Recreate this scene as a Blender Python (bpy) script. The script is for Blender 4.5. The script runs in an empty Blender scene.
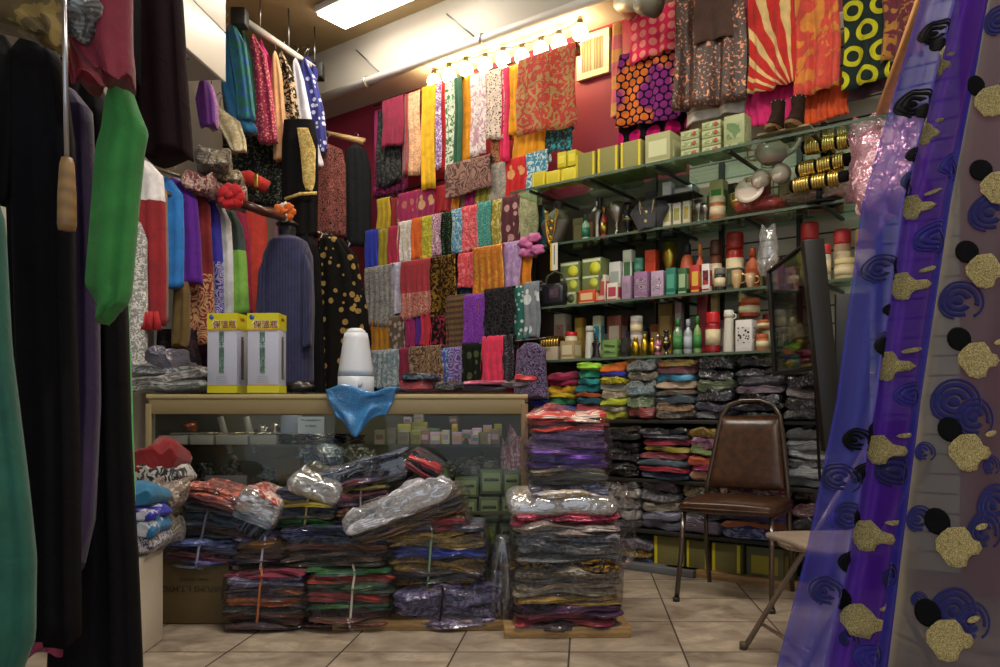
import bpy, bmesh, math, random
from mathutils import Vector, Matrix, noise
R = math.radians; PI = math.pi
scene = bpy.context.scene; COL = scene.collection
rnd = random.Random(7)
F = 800.0; HZ = 410.0; CH = 0.93            # focal length in px, eye level row, camera height
# ---------------------------------------------------------------- places
def X(px, Y): return (px - 500) * Y / F
def Z(py, Y): return CH + (HZ - py) * Y / F
UX, UY = .793, -.610; VX, VY = .610, .793; P0X, P0Y = .947, 4.59   # long shelf wall: u runs along it, v runs into it
AW = math.atan2(UY, UX)
def DW(s, n, z=0.0): return Vector((P0X + s*UX + n*VX, P0Y + s*UY + n*VY, z))
def S(px, n):
    k = (px - 500) / F
    ax, ay = P0X + n*VX, P0Y + n*VY
    return (k*ay - ax) / (UX - k*UY)
def YS(px, n): return P0Y + n*VY + S(px, n)*UY
def ZS(px, py, n): return Z(py, YS(px, n))
# ---------------------------------------------------------------- materials
def lin(h):
    c = [int(h[i:i+2], 16)/255 for i in (0, 2, 4)]
    return tuple(x/12.92 if x <= .04045 else ((x+.055)/1.055)**2.4 for x in c) + (1,)
class NT:
    def __init__(s, m): s.m = m; m.use_nodes = True; s.t = m.node_tree; s.n = s.t.nodes; s.bs = s.n.get('Principled BSDF'); s.out = s.n.get('Material Output')
    def new(s, kind, **kw):
        x = s.n.new(kind)
        for k, v in kw.items():
            if k in x.inputs: x.inputs[k].default_value = v
            else: setattr(x, k, v)
        return x
    def link(s, a, b): s.t.links.new(a, b)
    def math(s, op, a, b=None, c=None, clamp=False):
        x = s.n.new('ShaderNodeMath'); x.operation = op; x.use_clamp = clamp
        for i, q in enumerate((a, b, c)):
            if q is None: continue
            if isinstance(q, (int, float)): x.inputs[i].default_value = q
            else: s.link(q, x.inputs[i])
        return x.outputs[0]
    def mix(s, f, a, b, mode='MIX'):
        x = s.n.new('ShaderNodeMix'); x.data_type = 'RGBA'; x.blend_type = mode
        for i, q in ((0, f), (6, a), (7, b)):
            if isinstance(q, (int, float, tuple)): x.inputs[i].default_value = q
            else: s.link(q, x.inputs[i])
        return x.outputs[2]
    def ramp(s, f, lo, hi):
        x = s.n.new('ShaderNodeMapRange'); x.inputs[1].default_value = lo; x.inputs[2].default_value = hi
        s.link(f, x.inputs[0]); return x.outputs[0]
MC = {}
def M(spec, P=0):
    """cloth, paper and hard materials from a short spec: pattern:colour:colour2:scale; P = plastic film over it"""
    key = (spec, P)
    if key in MC: return MC[key]
    q = spec.split(':'); pat = q[0]; c1 = lin(q[1]); c2 = lin(q[2]) if len(q) > 2 and q[2] else None
    sc = float(q[3]) if len(q) > 3 else 0
    m = bpy.data.materials.new(pat + '_' + q[1]); t = NT(m); bs = t.bs; MC[key] = m
    tc = t.new('ShaderNodeTexCoord'); co = tc.outputs['Object']; gen = tc.outputs['Generated']
    rough, metal, coat = .85, 0, 0
    fac = None
    def nz(scale, detail=2, dist=0, vec=co):
        x = t.new('ShaderNodeTexNoise', Scale=scale, Detail=detail, Distortion=dist); t.link(vec, x.inputs['Vector']); return x.outputs[0]
    def vo(scale, rand=1, feat='F1'):
        x = t.new('ShaderNodeTexVoronoi', Scale=scale, Randomness=rand); x.feature = feat; t.link(co, x.inputs['Vector']); return x
    sep = t.new('ShaderNodeSeparateXYZ'); t.link(co, sep.inputs[0])
    if pat in ('flor', 'florg'): fac = t.ramp(nz(sc or 22, 3, 2.0), .5, .54)
    elif pat == 'dots':
        v = t.new('ShaderNodeTexVoronoi', Scale=sc or 30, Randomness=0); v.voronoi_dimensions = '2D'
        cb = t.new('ShaderNodeCombineXYZ'); t.link(sep.outputs[0], cb.inputs[0]); t.link(sep.outputs[2], cb.inputs[1]); t.link(cb.outputs[0], v.inputs['Vector'])
        fac = t.math('LESS_THAN', v.outputs['Distance'], .36)
    elif pat == 'spots': fac = t.math('LESS_THAN', vo(sc or 25, .8).outputs['Distance'], .34)
    elif pat == 'rings':
        fac = t.math('GREATER_THAN', t.math('SINE', t.math('MULTIPLY', vo(sc or 9, .5).outputs['Distance'], 38)), .1)
    elif pat == 'vstr': fac = t.math('GREATER_THAN', t.math('SINE', t.math('MULTIPLY', sep.outputs[0], sc or 250)), .1)
    elif pat == 'hstr': fac = t.math('GREATER_THAN', t.math('SINE', t.math('MULTIPLY', sep.outputs[2], sc or 200)), .1)
    elif pat == 'pais':
        fac = t.math('GREATER_THAN', t.math('SINE', t.math('MULTIPLY', nz(sc or 12, 1, 1.5), 60)), .0)
    elif pat == 'spark': fac = t.ramp(nz(sc or 160, 1, 0), .58, .63)
    elif pat == 'lace': fac = t.math('LESS_THAN', vo(sc or 35, 1, 'DISTANCE_TO_EDGE').outputs['Distance'], .09)
    elif pat == 'bord':
        g = t.new('ShaderNodeSeparateXYZ'); t.link(gen, g.inputs[0])
        fl = t.math('GREATER_THAN', t.math('SINE', t.math('MULTIPLY', nz(sc or 14, 1, 1.5), 50)), -.1)
        fac = t.math('MULTIPLY', fl, t.math('LESS_THAN', g.outputs[2], .45))
    elif pat == 'half':                                      # lower third in the second colour
        g = t.new('ShaderNodeSeparateXYZ'); t.link(gen, g.inputs[0]); fac = t.math('LESS_THAN', g.outputs[2], sc or .3)
    elif pat == 'rays':                                      # stripes fanning from a low corner
        a = t.math('ARCTAN2', t.math('ADD', sep.outputs[2], .62), t.math('SUBTRACT', sep.outputs[0], .12))
        fac = t.math('GREATER_THAN', t.math('SINE', t.math('ADD', t.math('MULTIPLY', a, 26), t.math('MULTIPLY', nz(5), 5))), .4)
    elif pat in ('hex', 'hexring'):
        S2 = sc or 26
        def lat(o):
            a_ = t.math('SUBTRACT', t.math('FRACT', t.math('ADD', t.math('MULTIPLY', sep.outputs[0], S2), 100+o)), .5)
            b_ = t.math('SUBTRACT', t.math('FRACT', t.math('ADD', t.math('MULTIPLY', sep.outputs[2], S2/1.732), 100+o)), .5)
            return t.math('SQRT', t.math('ADD', t.math('MULTIPLY', a_, a_), t.math('MULTIPLY', t.math('MULTIPLY', b_, b_), 3.0)))
        d = t.math('MINIMUM', lat(0), lat(.5))
        fac = t.math('LESS_THAN', d, .42) if pat == 'hex' else t.math('LESS_THAN', t.math('ABSOLUTE', t.math('SUBTRACT', d, .3)), .09)
        if pat == 'hex': c2 = t.mix(t.ramp(nz(4, 1, 0), .5, .56), c2, lin('e07830'))
    elif pat == 'check':
        x = t.new('ShaderNodeTexChecker', Scale=sc or 30); t.link(co, x.inputs[0]); fac = x.outputs[1]
    elif pat == 'lay':                                       # edges of several folded layers
        fac = t.ramp(t.math('SINE', t.math('ADD', t.math('MULTIPLY', sep.outputs[2], sc or 260), t.math('MULTIPLY', nz(7), 14))), -.3, .5)
    elif pat in ('hard', 'metal', 'gloss', 'satin', 'vinyl', 'wood', 'card', 'emit', 'glassy'):
        pass
    base = c1
    if pat in ('metal',): metal, rough = 1, .3
    if pat == 'gloss': rough, coat = .25, .5
    if pat == 'satin': rough = .4
    if pat == 'vinyl': rough = .28
    if pat == 'hard': rough = .5
    if fac is not None: base = t.mix(fac, c1, c2 or (.8,.8,.8,1))
    if pat in ('vinyl',): base = t.mix(t.ramp(nz(28, 5, .5), .35, .7), c1, c2 or c1)
    elif pat == 'wood':
        mp = t.new('ShaderNodeMapping'); mp.inputs['Scale'].default_value = (3, 3, 3); t.link(co, mp.inputs[0])
        w = t.new('ShaderNodeTexWave', Scale=4, Distortion=6, Detail=3); w.bands_direction = 'Z'; t.link(mp.outputs[0], w.inputs[0])
        base = t.mix(t.math('MULTIPLY', w.outputs[1], .7), c1, c2 or c1); rough = .5
    elif pat == 'card':
        base = t.mix(t.math('MULTIPLY', nz(35, 4), .25), c1, (c1[0]*.6, c1[1]*.6, c1[2]*.6, 1)); rough = .8
    elif pat in ('hard', 'metal', 'gloss', 'satin', 'glassy', 'emit'): pass
    else:
        n = nz(14, 4, .6)
        base = t.mix(t.ramp(n, .3, .75), base, (.0, .0, .0, 1)) if False else t.mix(1.0, base, t.mix(t.ramp(n, .3, .7), (.72,.72,.72,1), (1.1,1.1,1.1,1)), 'MULTIPLY')
        b = t.new('ShaderNodeBump', Strength=.35, Distance=.01); t.link(nz(24, 4, 1.0), b.inputs['Height']); t.link(b.outputs[0], bs.inputs['Normal'])
        bs.inputs['Sheen Weight'].default_value = .12 if max(c1[:3]) > .03 else 0.0
        if max(c1[:3]) < .03: bs.inputs['Specular IOR Level'].default_value = .15
        if P == 1 and pat in ('plain', 'flor', 'lay'):
            hb = t.new('ShaderNodeBump', Strength=.45, Distance=.004); t.link(t.math('SINE', t.math('ADD', t.math('MULTIPLY', sep.outputs[2], 700), t.math('MULTIPLY', nz(8, 2, .5), 26))), hb.inputs['Height']); t.link(b.outputs[0], hb.inputs['Normal']); t.link(hb.outputs[0], bs.inputs['Normal'])
        if pat in ('florg', 'spark'): rough = .45
    if isinstance(base, tuple): bs.inputs['Base Color'].default_value = base
    else: t.link(base, bs.inputs['Base Color'])
    if pat in ('spark', 'florg') and fac is not None: t.link(t.math('MULTIPLY', fac, .8), bs.inputs['Metallic'])
    else: bs.inputs['Metallic'].default_value = metal
    if pat == 'emit':
        bs.inputs['Emission Color'].default_value = c1; bs.inputs['Emission Strength'].default_value = sc or 5
    if P:
        coat = 1.0; bs.inputs['Coat Roughness'].default_value = .1
        cn = t.new('ShaderNodeBump', Strength=1.0, Distance=.011)
        rn = t.new('ShaderNodeTexNoise', Scale=22, Detail=4, Distortion=1.6); rn.noise_type = 'RIDGED_MULTIFRACTAL'
        m2 = t.new('ShaderNodeMapping'); m2.inputs['Scale'].default_value = (1, 1, 2.2); t.link(co, m2.inputs[0]); t.link(m2.outputs[0], rn.inputs['Vector'])
        t.link(rn.outputs[0], cn.inputs['Height']); t.link(cn.outputs[0], bs.inputs['Coat Normal']); bs.inputs['Coat IOR'].default_value = 1.55
    bs.inputs['Coat Weight'].default_value = coat; bs.inputs['Roughness'].default_value = rough
    return m
def film(name, tint=(1,1,1), opac=.28, rough=.12, bump=1.0, scale=12, stretch=(1,1,1)):
    """thin clear plastic: mostly see-through with crinkled shine"""
    if name in MC: return MC[name]
    m = bpy.data.materials.new(name); t = NT(m); MC[name] = m
    t.n.remove(t.bs)
    tc = t.new('ShaderNodeTexCoord'); mp = t.new('ShaderNodeMapping'); mp.inputs['Scale'].default_value = stretch; t.link(tc.outputs['Object'], mp.inputs[0])
    nz = t.new('ShaderNodeTexNoise', Scale=scale, Detail=4, Distortion=1.2); nz.noise_type = 'RIDGED_MULTIFRACTAL'; t.link(mp.outputs[0], nz.inputs['Vector'])
    b = t.new('ShaderNodeBump', Strength=bump, Distance=.012); t.link(nz.outputs[0], b.inputs['Height'])
    g = t.new('ShaderNodeBsdfGlossy'); g.inputs['Roughness'].default_value = rough; g.inputs['Color'].default_value = tint + (1,); t.link(b.outputs[0], g.inputs['Normal'])
    d = t.new('ShaderNodeBsdfDiffuse'); d.inputs['Color'].default_value = tint + (1,)
    tr = t.new('ShaderNodeBsdfTransparent')
    a = t.new('ShaderNodeMixShader'); a.inputs[0].default_value = .12 if opac < .2 else .3; t.link(g.outputs[0], a.inputs[1]); t.link(d.outputs[0], a.inputs[2])
    fr = t.new('ShaderNodeFresnel', IOR=1.5); t.link(b.outputs[0], fr.inputs['Normal'])
    f = t.math('ADD', t.math('MULTIPLY', fr.outputs[0], .6), opac, clamp=True)
    x = t.new('ShaderNodeMixShader'); t.link(f, x.inputs[0]); t.link(tr.outputs[0], x.inputs[1]); t.link(a.outputs[0], x.inputs[2])
    t.link(x.outputs[0], t.out.inputs[0]); return m
def glass(name='clear_glass', tint=(.85, 1, .93), opac=.04):
    if name in MC: return MC[name]
    m = bpy.data.materials.new(name); t = NT(m); MC[name] = m; t.n.remove(t.bs)
    g = t.new('ShaderNodeBsdfGlossy'); g.inputs['Roughness'].default_value = .03
    tr = t.new('ShaderNodeBsdfTransparent'); tr.inputs[0].default_value = tint + (1,)
    fr = t.new('ShaderNodeFresnel', IOR=1.4); f = t.math('ADD', t.math('MULTIPLY', fr.outputs[0], .4), opac*.3, clamp=True)
    x = t.new('ShaderNodeMixShader'); t.link(f, x.inputs[0]); t.link(tr.outputs[0], x.inputs[1]); t.link(g.outputs[0], x.inputs[2])
    t.link(x.outputs[0], t.out.inputs[0]); return m
# ---------------------------------------------------------------- mesh builder
def sg(c, p): return math.copysign(abs(c)**p, c)
class MB:
    def __init__(s): s.v = []; s.f = []; s.mi = []; s.sm = []
    def add(s, vs, fs, mi=0, sm=True, T=None):
        o = len(s.v)
        s.v += [tuple(T @ Vector(v)) if T else tuple(v) for v in vs]
        for f in fs: s.f.append([i+o for i in f]); s.mi.append(mi); s.sm.append(sm)
        return s
    def box(s, c, d, mi=0, bev=0, T=None):
        bm = bmesh.new(); bmesh.ops.create_cube(bm, size=1)
        for v in bm.verts: v.co = Vector((v.co.x*d[0]+c[0], v.co.y*d[1]+c[1], v.co.z*d[2]+c[2]))
        if bev: bmesh.ops.bevel(bm, geom=bm.edges[:], offset=min(bev, min(d)*.45), segments=2, affect='EDGES', profile=.5)
        bm.verts.index_update(); s.add([v.co[:] for v in bm.verts], [[v.index for v in f.verts] for f in bm.faces], mi, bool(bev), T); bm.free(); return s
    def grid(s, fn, nu, nv, mi=0, cu=False, T=None, cap=False):
        n = nu if cu else nu+1
        vs = [fn(i/nu, j/nv) for j in range(nv+1) for i in range(n)]
        fs = [[j*n+i, j*n+(i+1) % n, (j+1)*n+(i+1) % n, (j+1)*n+i] for j in range(nv) for i in range(nu)]
        if cap: fs.append(list(range(n))[::-1]); fs.append([nv*n+i for i in range(n)])
        return s.add(vs, fs, mi, True, T)
    def lathe(s, prof, c=(0,0,0), n=16, mi=0, T=None, sq=0):
        def fn(u, v):
            r, z = prof[round(v*(len(prof)-1))]; a = u*2*PI
            x, y = math.cos(a), math.sin(a)
            if sq: x, y = sg(x, sq)*1.0, sg(y, sq)*1.0
            return (c[0]+r*x, c[1]+r*y, c[2]+z)
        return s.grid(fn, n, len(prof)-1, mi, True, T, True)
    def tube(s, pts, r, n=8, mi=0, T=None, closed=False):
        P = [Vector(p) for p in pts]; vs = []; N = len(P)
        up = None
        for i, p in enumerate(P):
            d = (P[(i+1) % N]-P[i-1]) if closed else (P[min(i+1, N-1)]-P[max(i-1, 0)])
            d = d.normalized() if d.length else Vector((0,0,1))
            if up is None: up = d.orthogonal().normalized()
            a = (up - d*up.dot(d)); a = a.normalized() if a.length > 1e-6 else d.orthogonal().normalized(); up = a; b = d.cross(a)
            rr = r[i] if isinstance(r, (list, tuple)) else r
            vs += [p + a*rr*math.cos(2*PI*k/n) + b*rr*math.sin(2*PI*k/n) for k in range(n)]
        K = N if closed else N-1
        fs = [[i*n+k, i*n+(k+1) % n, ((i+1) % N)*n+(k+1) % n, ((i+1) % N)*n+k] for i in range(K) for k in range(n)]
        if not closed: fs.append(list(range(n))[::-1]); fs.append([(N-1)*n+k for k in range(n)])
        return s.add(vs, fs, mi, True, T)
    def ring(s, c, rad, r, axis='z', n=24, mi=0, k=6, T=None, sy=1):
        pts = []
        for i in range(n):
            a = 2*PI*i/n; x, y = rad*math.cos(a), rad*sy*math.sin(a)
            pts.append({'z': (c[0]+x, c[1]+y, c[2]), 'y': (c[0]+x, c[1], c[2]+y), 'x': (c[0], c[1]+x, c[2]+y)}[axis])
        return s.tube(pts, r, k, mi, T, True)
    def prism(s, poly, y0, y1, mi=0, T=None):      # outline in x,z extruded along y
        n = len(poly); vs = [(x, y0, z) for x, z in poly] + [(x, y1, z) for x, z in poly]
        fs = [list(range(n)), [n+i for i in range(n)][::-1]] + [[i, i+n, (i+1) % n+n, (i+1) % n] for i in range(n)]
        return s.add(vs, fs, mi, False, T)
    def mesh(s, name):
        me = bpy.data.meshes.new(name); me.from_pydata(s.v, [], s.f)
        me.polygons.foreach_set('material_index', s.mi); me.polygons.foreach_set('use_smooth', s.sm); me.update(); return me
    def obj(s, name, mats, parent=None, loc=(0,0,0), rz=0, rot=None, label=None):
        me = s.mesh(name)
        for m in (mats if isinstance(mats, (list, tuple)) else [mats]): me.materials.append(m)
        return put(name, me, parent, loc, rz, rot, label)
def put(name, me, parent=None, loc=(0,0,0), rz=0, rot=None, label=None):
    o = bpy.data.objects.new(name, me); COL.objects.link(o); o.location = loc; o.rotation_euler = rot or (0, 0, rz)
    if parent: o.parent = parent
    if label: o['label'] = label
    return o
def tag(o, label, cat, group=None, kind=None):
    o['label'] = label; o['category'] = cat
    if group: o['group'] = group
    if kind: o['kind'] = kind
    return o
def thing(name, label, cat, loc=(0,0,0), rz=0, group=None, rot=None):
    return tag(put(name, None, None, loc, rz, rot), label, cat, group)
def struct(o): o['kind'] = 'structure'; return o
def solid(o, t, off=0):
    m = o.modifiers.new('thickness', 'SOLIDIFY'); m.thickness = t; m.offset = off; return o
def text_mesh(body, size, depth=.0006, align='CENTER'):
    cu = bpy.data.curves.new('lettering', 'FONT'); cu.body = body; cu.size = size; cu.extrude = depth; cu.align_x = align; cu.align_y = 'CENTER'
    cu.resolution_u = 2
    o = bpy.data.objects.new('lettering', cu); COL.objects.link(o)
    bpy.context.view_layer.update()
    me = bpy.data.meshes.new_from_object(o.evaluated_get(bpy.context.evaluated_depsgraph_get()))
    bpy.data.objects.remove(o); me.name = 'lettering'; return me
def lettering(body, size, mat, parent, loc, rot=(PI/2, 0, 0), align='CENTER'):
    me = text_mesh(body, size, align=align); me.materials.clear(); me.materials.append(mat)
    return put('lettering', me, parent, loc, rot=rot)
# ---------------------------------------------------------------- cloth shapes
def drape(w, L, seed=0, folds=3, amp=.012, back=.3, flare=.04, r=.014, hem=.01, nu=22):
    """a length of cloth folded over a rail: local x along the rail, -y to the room, z down from 0"""
    rg = random.Random(seed); p1, p2, p3 = rg.random()*6, rg.random()*6, rg.random()*6
    Lb = L*back; tot = Lb + PI*r + L; nv = 22
    # stations: more on the arc
    st = [Lb*i/4 for i in range(4)] + [Lb + PI*r*i/4 for i in range(4)] + [Lb+PI*r+L*i/14 for i in range(15)]
    nv = len(st)-1
    def fn(u, v):
        a = st[round(v*nv)]; x = (u-.5)*w
        if a < Lb: y, z, t = r, -(Lb-a), (Lb-a)/L
        elif a < Lb+PI*r: th = (a-Lb)/r; y, z, t = r*math.cos(th), r*math.sin(th), 0
        else: y, z, t = -r, -(a-Lb-PI*r), (a-Lb-PI*r)/L
        k = 2*PI*folds*u
        y += (amp*(.25+.75*t))*(math.sin(k+p1)+.5*math.sin(k*1.7+p2))*(-1 if y < 0 else 1) + (-amp*1.2 if a > Lb else amp*1.2)
        x *= 1+flare*t-.03*(1-t); x += .006*math.sin(7*t+p3)
        if t > .9: z += hem*math.sin(5*u+p2)
        return (x, y, z)
    return MB().grid(fn, nu, nv)
def ringbody(levels, folds=5, amp=.12, seed=0, n=36, nz=26, pw=.75):
    """closed hanging garment: levels = (z, x left, x right, y centre, half depth), top to bottom"""
    rg = random.Random(seed); ph = rg.random()*6; ph2 = rg.random()*6; K = len(levels)-1
    def at(v):
        q = v*K; i = min(int(q), K-1); f = q-i; f = f*f*(3-2*f)*.5+f*.5
        return [levels[i][k]*(1-f)+levels[i+1][k]*f for k in range(5)]
    def fn(u, v):
        z, xl, xr, yc, b = at(v); a = 2*PI*u; t = min(1, v*2.2)
        rp = 1+amp*t*(math.sin(folds*2*a+ph+v*1.5)+.5*math.sin(folds*3.3*a+ph2))
        hw = (xr-xl)/2
        return ((xl+xr)/2 + hw*sg(math.cos(a), pw)*(1+.02*math.sin(9*v+ph)), yc + b*math.sin(a)*rp, z + .01*math.sin(3*a+ph)*(v > .96))
    return MB().grid(fn, n, nz, cu=True, cap=True)
SLABS = {}
def slab_fn(w, d, h, seed, layers, sag=.1, rough=.10, nx=18, nt=32, mb=None, T=None):
    rg = random.Random(seed); off = Vector((rg.random()*50, rg.random()*50, 0))
    def fn(u, v):
        t = 2*v-1; e = max(0, 1-abs(t)**7)**.4; a = 2*PI*u; c, s_ = math.cos(a), math.sin(a)
        y = d/2*sg(c, .32)*(.93+.07*e); zz = .5*(1+sg(s_, .55)*(.25+.75*e)); z = h*zz
        x = w/2*t
        if layers: y += -sg(c, .5)*(.05*d if d < .5 else .02)*(1-abs(math.sin(PI*layers*zz)))**1.0*.7*abs(c)
        k = noise.noise(Vector((x*7, y*7, seed*3.1))+off); k2 = noise.noise(Vector((x*22, y*22, z*30))+off)
        z += h*(rough*2.2*k+rough*.7*k2)*(.35+.65*zz)*1.0 - h*sag*(abs(t)**2.2)*zz
        y += d*.05*noise.noise(Vector((x*6, 3, z*14))+off)*2*rough*6; x += w*.03*noise.noise(Vector((y*8, z*25, 9))+off)
        return (x, y, max(z, 0))
    return (mb or MB()).grid(fn, nt, nx, cu=True, cap=True, T=T)
def slab_unit(i, layers):
    k = (i, layers)
    if k not in SLABS: SLABS[k] = slab_fn(.3, .3, .06, i*13+5, layers+1, rough=.26, nx=26, nt=40).mesh('folded_cloth'); SLABS[k].materials.append(None)
    return SLABS[k]
def slab_obj(name, w, d, h, mat, parent=None, loc=(0,0,0), rz=0, rot=None, seed=0, layers=3, label=None):
    o = put(name, slab_unit(seed % 11, layers), parent, loc, rz, rot, label); o.scale = (w/.3, d/.3, h/.06)
    o.material_slots[0].link = 'OBJECT'; o.material_slots[0].material = mat; return o
def noun(n): return ['first','second','third','fourth','fifth','sixth','seventh','eighth','ninth','tenth','eleventh','twelfth','thirteenth'][n]
EXPO, WORLD, TUBE, FILL2, FILL3, BULB = 1.12, .45, 10, 26, 13, 19
# ================================================================ camera, world
cam = bpy.data.objects.new('camera', bpy.data.cameras.new('camera')); COL.objects.link(cam)
cam.location = (0, 0, CH); cam.rotation_euler = (PI/2, 0, 0); cam.data.sensor_width = 36; cam.data.lens = F*36/1000
cam.data.shift_y = (HZ-333.5)/1000; cam.data.clip_start = .05; scene.camera = cam
scene.view_settings.view_transform = 'Standard'; scene.view_settings.look = 'None'; scene.view_settings.gamma = 1
scene.view_settings.use_curve_mapping = False; scene.view_settings.exposure = EXPO
scene.cycles.use_denoising = True; scene.cycles.max_bounces = 7; scene.cycles.transparent_max_bounces = 16; scene.cycles.sample_clamp_indirect = 4
w = bpy.data.worlds.new('world'); scene.world = w; w.use_nodes = True
w.node_tree.nodes['Background'].inputs[0].default_value = (.85, .92, 1, 1); w.node_tree.nodes['Background'].inputs[1].default_value = WORLD
# ================================================================ the room
HC = 3.88
def floor_mat():
    m = bpy.data.materials.new('floor_tiles'); t = NT(m); tc = t.new('ShaderNodeTexCoord'); sp = t.new('ShaderNodeSeparateXYZ'); t.link(tc.outputs['Object'], sp.inputs[0])
    T_ = .438
    u = t.math('DIVIDE', t.math('SUBTRACT', sp.outputs[0], t.math('MULTIPLY', sp.outputs[1], .106)), T_)
    u = t.math('ADD', u, .137); v = t.math('DIVIDE', t.math('SUBTRACT', sp.outputs[1], 3.075), T_)
    fu = t.math('FRACT', t.math('ADD', u, 100.0)); fv = t.math('FRACT', t.math('ADD', v, 100.0))
    eu = t.math('ABSOLUTE', t.math('SUBTRACT', fu, .5)); ev = t.math('ABSOLUTE', t.math('SUBTRACT', fv, .5))
    g = t.math('GREATER_THAN', t.math('MAXIMUM', eu, ev), .4915)
    cb = t.new('ShaderNodeCombineXYZ'); t.link(t.math('FLOOR', u), cb.inputs[0]); t.link(t.math('FLOOR', v), cb.inputs[1])
    wn = t.new('ShaderNodeTexWhiteNoise'); t.link(cb.outputs[0], wn.inputs['Vector'])
    ad = t.new('ShaderNodeVectorMath'); ad.operation = 'ADD'; t.link(tc.outputs['Object'], ad.inputs[0])
    sc = t.new('ShaderNodeVectorMath'); sc.operation = 'SCALE'; sc.inputs['Scale'].default_value = 9; t.link(wn.outputs['Color'], sc.inputs[0]); t.link(sc.outputs[0], ad.inputs[1])
    mp = t.new('ShaderNodeMapping'); mp.inputs['Scale'].default_value = (1, 1.3, 1); t.link(ad.outputs[0], mp.inputs[0])
    n1 = t.new('ShaderNodeTexNoise', Scale=4.5, Detail=8, Distortion=1.2); t.link(mp.outputs[0], n1.inputs['Vector'])
    n2 = t.new('ShaderNodeTexNoise', Scale=26, Detail=6, Distortion=.6); t.link(mp.outputs[0], n2.inputs['Vector'])
    c = t.mix(t.ramp(n1.outputs[0], .36, .66), lin('7a6c5c'), lin('b5a794')); c = t.mix(t.ramp(n2.outputs[0], .42, .72), c, lin('94867a'))
    c = t.mix(1.0, c, t.mix(wn.outputs['Value'], (.9,.9,.9,1), (1.08,1.06,1.04,1)), 'MULTIPLY')
    t.link(t.mix(g, c, lin('3c3128')), t.bs.inputs['Base Color'])
    t.link(t.math('ADD', t.math('MULTIPLY', g, .5), .33), t.bs.inputs['Roughness'])
    b = t.new('ShaderNodeBump', Strength=.4, Distance=.004); t.link(t.math('SUBTRACT', t.math('MULTIPLY', n2.outputs[0], .3), g), b.inputs['Height']); t.link(b.outputs[0], t.bs.inputs['Normal'])
    return m
def paint(name, c, c2=None, sc=3, rough=.7, amt=.4):
    m = bpy.data.materials.new(name); t = NT(m); tc = t.new('ShaderNodeTexCoord'); n = t.new('ShaderNodeTexNoise', Scale=sc, Detail=6, Distortion=.5); t.link(tc.outputs['Object'], n.inputs['Vector'])
    t.link(t.mix(t.math('MULTIPLY', t.ramp(n.outputs[0], .35, .7), amt), lin(c), lin(c2 or c)), t.bs.inputs['Base Color']); t.bs.inputs['Roughness'].default_value = rough
    return m
struct(MB().box((0, 3.0, -.05), (8, 11, .1)).obj('floor', floor_mat()))
struct(MB().box((0, 3.0, HC+.05), (8, 11, .1)).obj('ceiling', paint('ceiling_paint', 'a08860', '8a744c', 2, .8)))
def wall_left_x(Y): return -2.95+.12*Y
a = math.atan2(-.12, 1)
struct(MB().box((-.05, 2.3, HC/2), (.1, 10.2, HC)).obj('wall_left', paint('grey_wall', 'b9b4a6', '8f8a7e'), loc=(wall_left_x(0), 0, 0), rz=a))
struct(MB().box((-.62, .05, HC/2), (7.4, .1, HC)).obj('wall_back', paint('maroon_wall', '8a1f3e', '7a1a35', 4, .5), loc=DW(0, .4), rz=AW))
struct(MB().box((0, 0, HC/2), (.1, 7.5, HC)).obj('wall_right', paint('plain_wall', 'a8a090', '8d8678'), loc=(3.45, .2, 0)))
# dropped soffit with the pipe on its lower edge
struct(MB().box((-.6, .255, (3.47+HC)/2), (7.2, .29, HC-3.47)).obj('trim_1', paint('soffit_paint', 'b9b2a6', 'a59c8c', 1.5, .7), loc=DW(0, 0), rz=AW))
p = thing('ceiling_pipe', 'long white pipe running along the lower edge of the dropped soffit', 'pipe', DW(0, .075, 3.475), AW)
MB().tube([(-4, 0, 0), (2.6, 0, 0)], .035, 12).obj('pipe_run', M('satin:d8d4cc'), p)
for s in (-2.55, -1.4, .45): MB().ring((s, 0, 0), .04, .008, 'x', 16).obj('clamp', M('metal:aaaaaa'), p)
for i, (s, lb) in enumerate(((S(378, .1), 'thin metal rod stay slanting over the pipe, further from the brightest bulb'), (S(472, .1), 'thin metal rod stay slanting over the pipe, nearer the brightest bulb'))):
    tag(MB().tube([(-.22, .025, .28), (-.2, .0, .27), (.05, 0, 0.04)], .006, 6).obj('wire_stay', M('metal:777777'), loc=DW(s, .06, 3.475), rz=AW), lb, 'rod')
# thick pale pipe coming forward above the saris
q = thing('drain_pipe', 'thick beige pipe elbow above the brown sheer sari', 'pipe', DW(S(640, -.1), -.1, ZS(640, 6, -.1)), AW)
MB().tube([(-.2, .25, .14), (-.12, 0.02, .07), (0, -.08, .0), (.1, -.1, -.05)], .06, 12).obj('pipe_run', M('satin:a89c84'), q)
MB().tube([(.06, -.1, -.03), (.16, -.1, -.085)], .068, 12).obj('coupling', M('hard:6a6252'), q)
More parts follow.
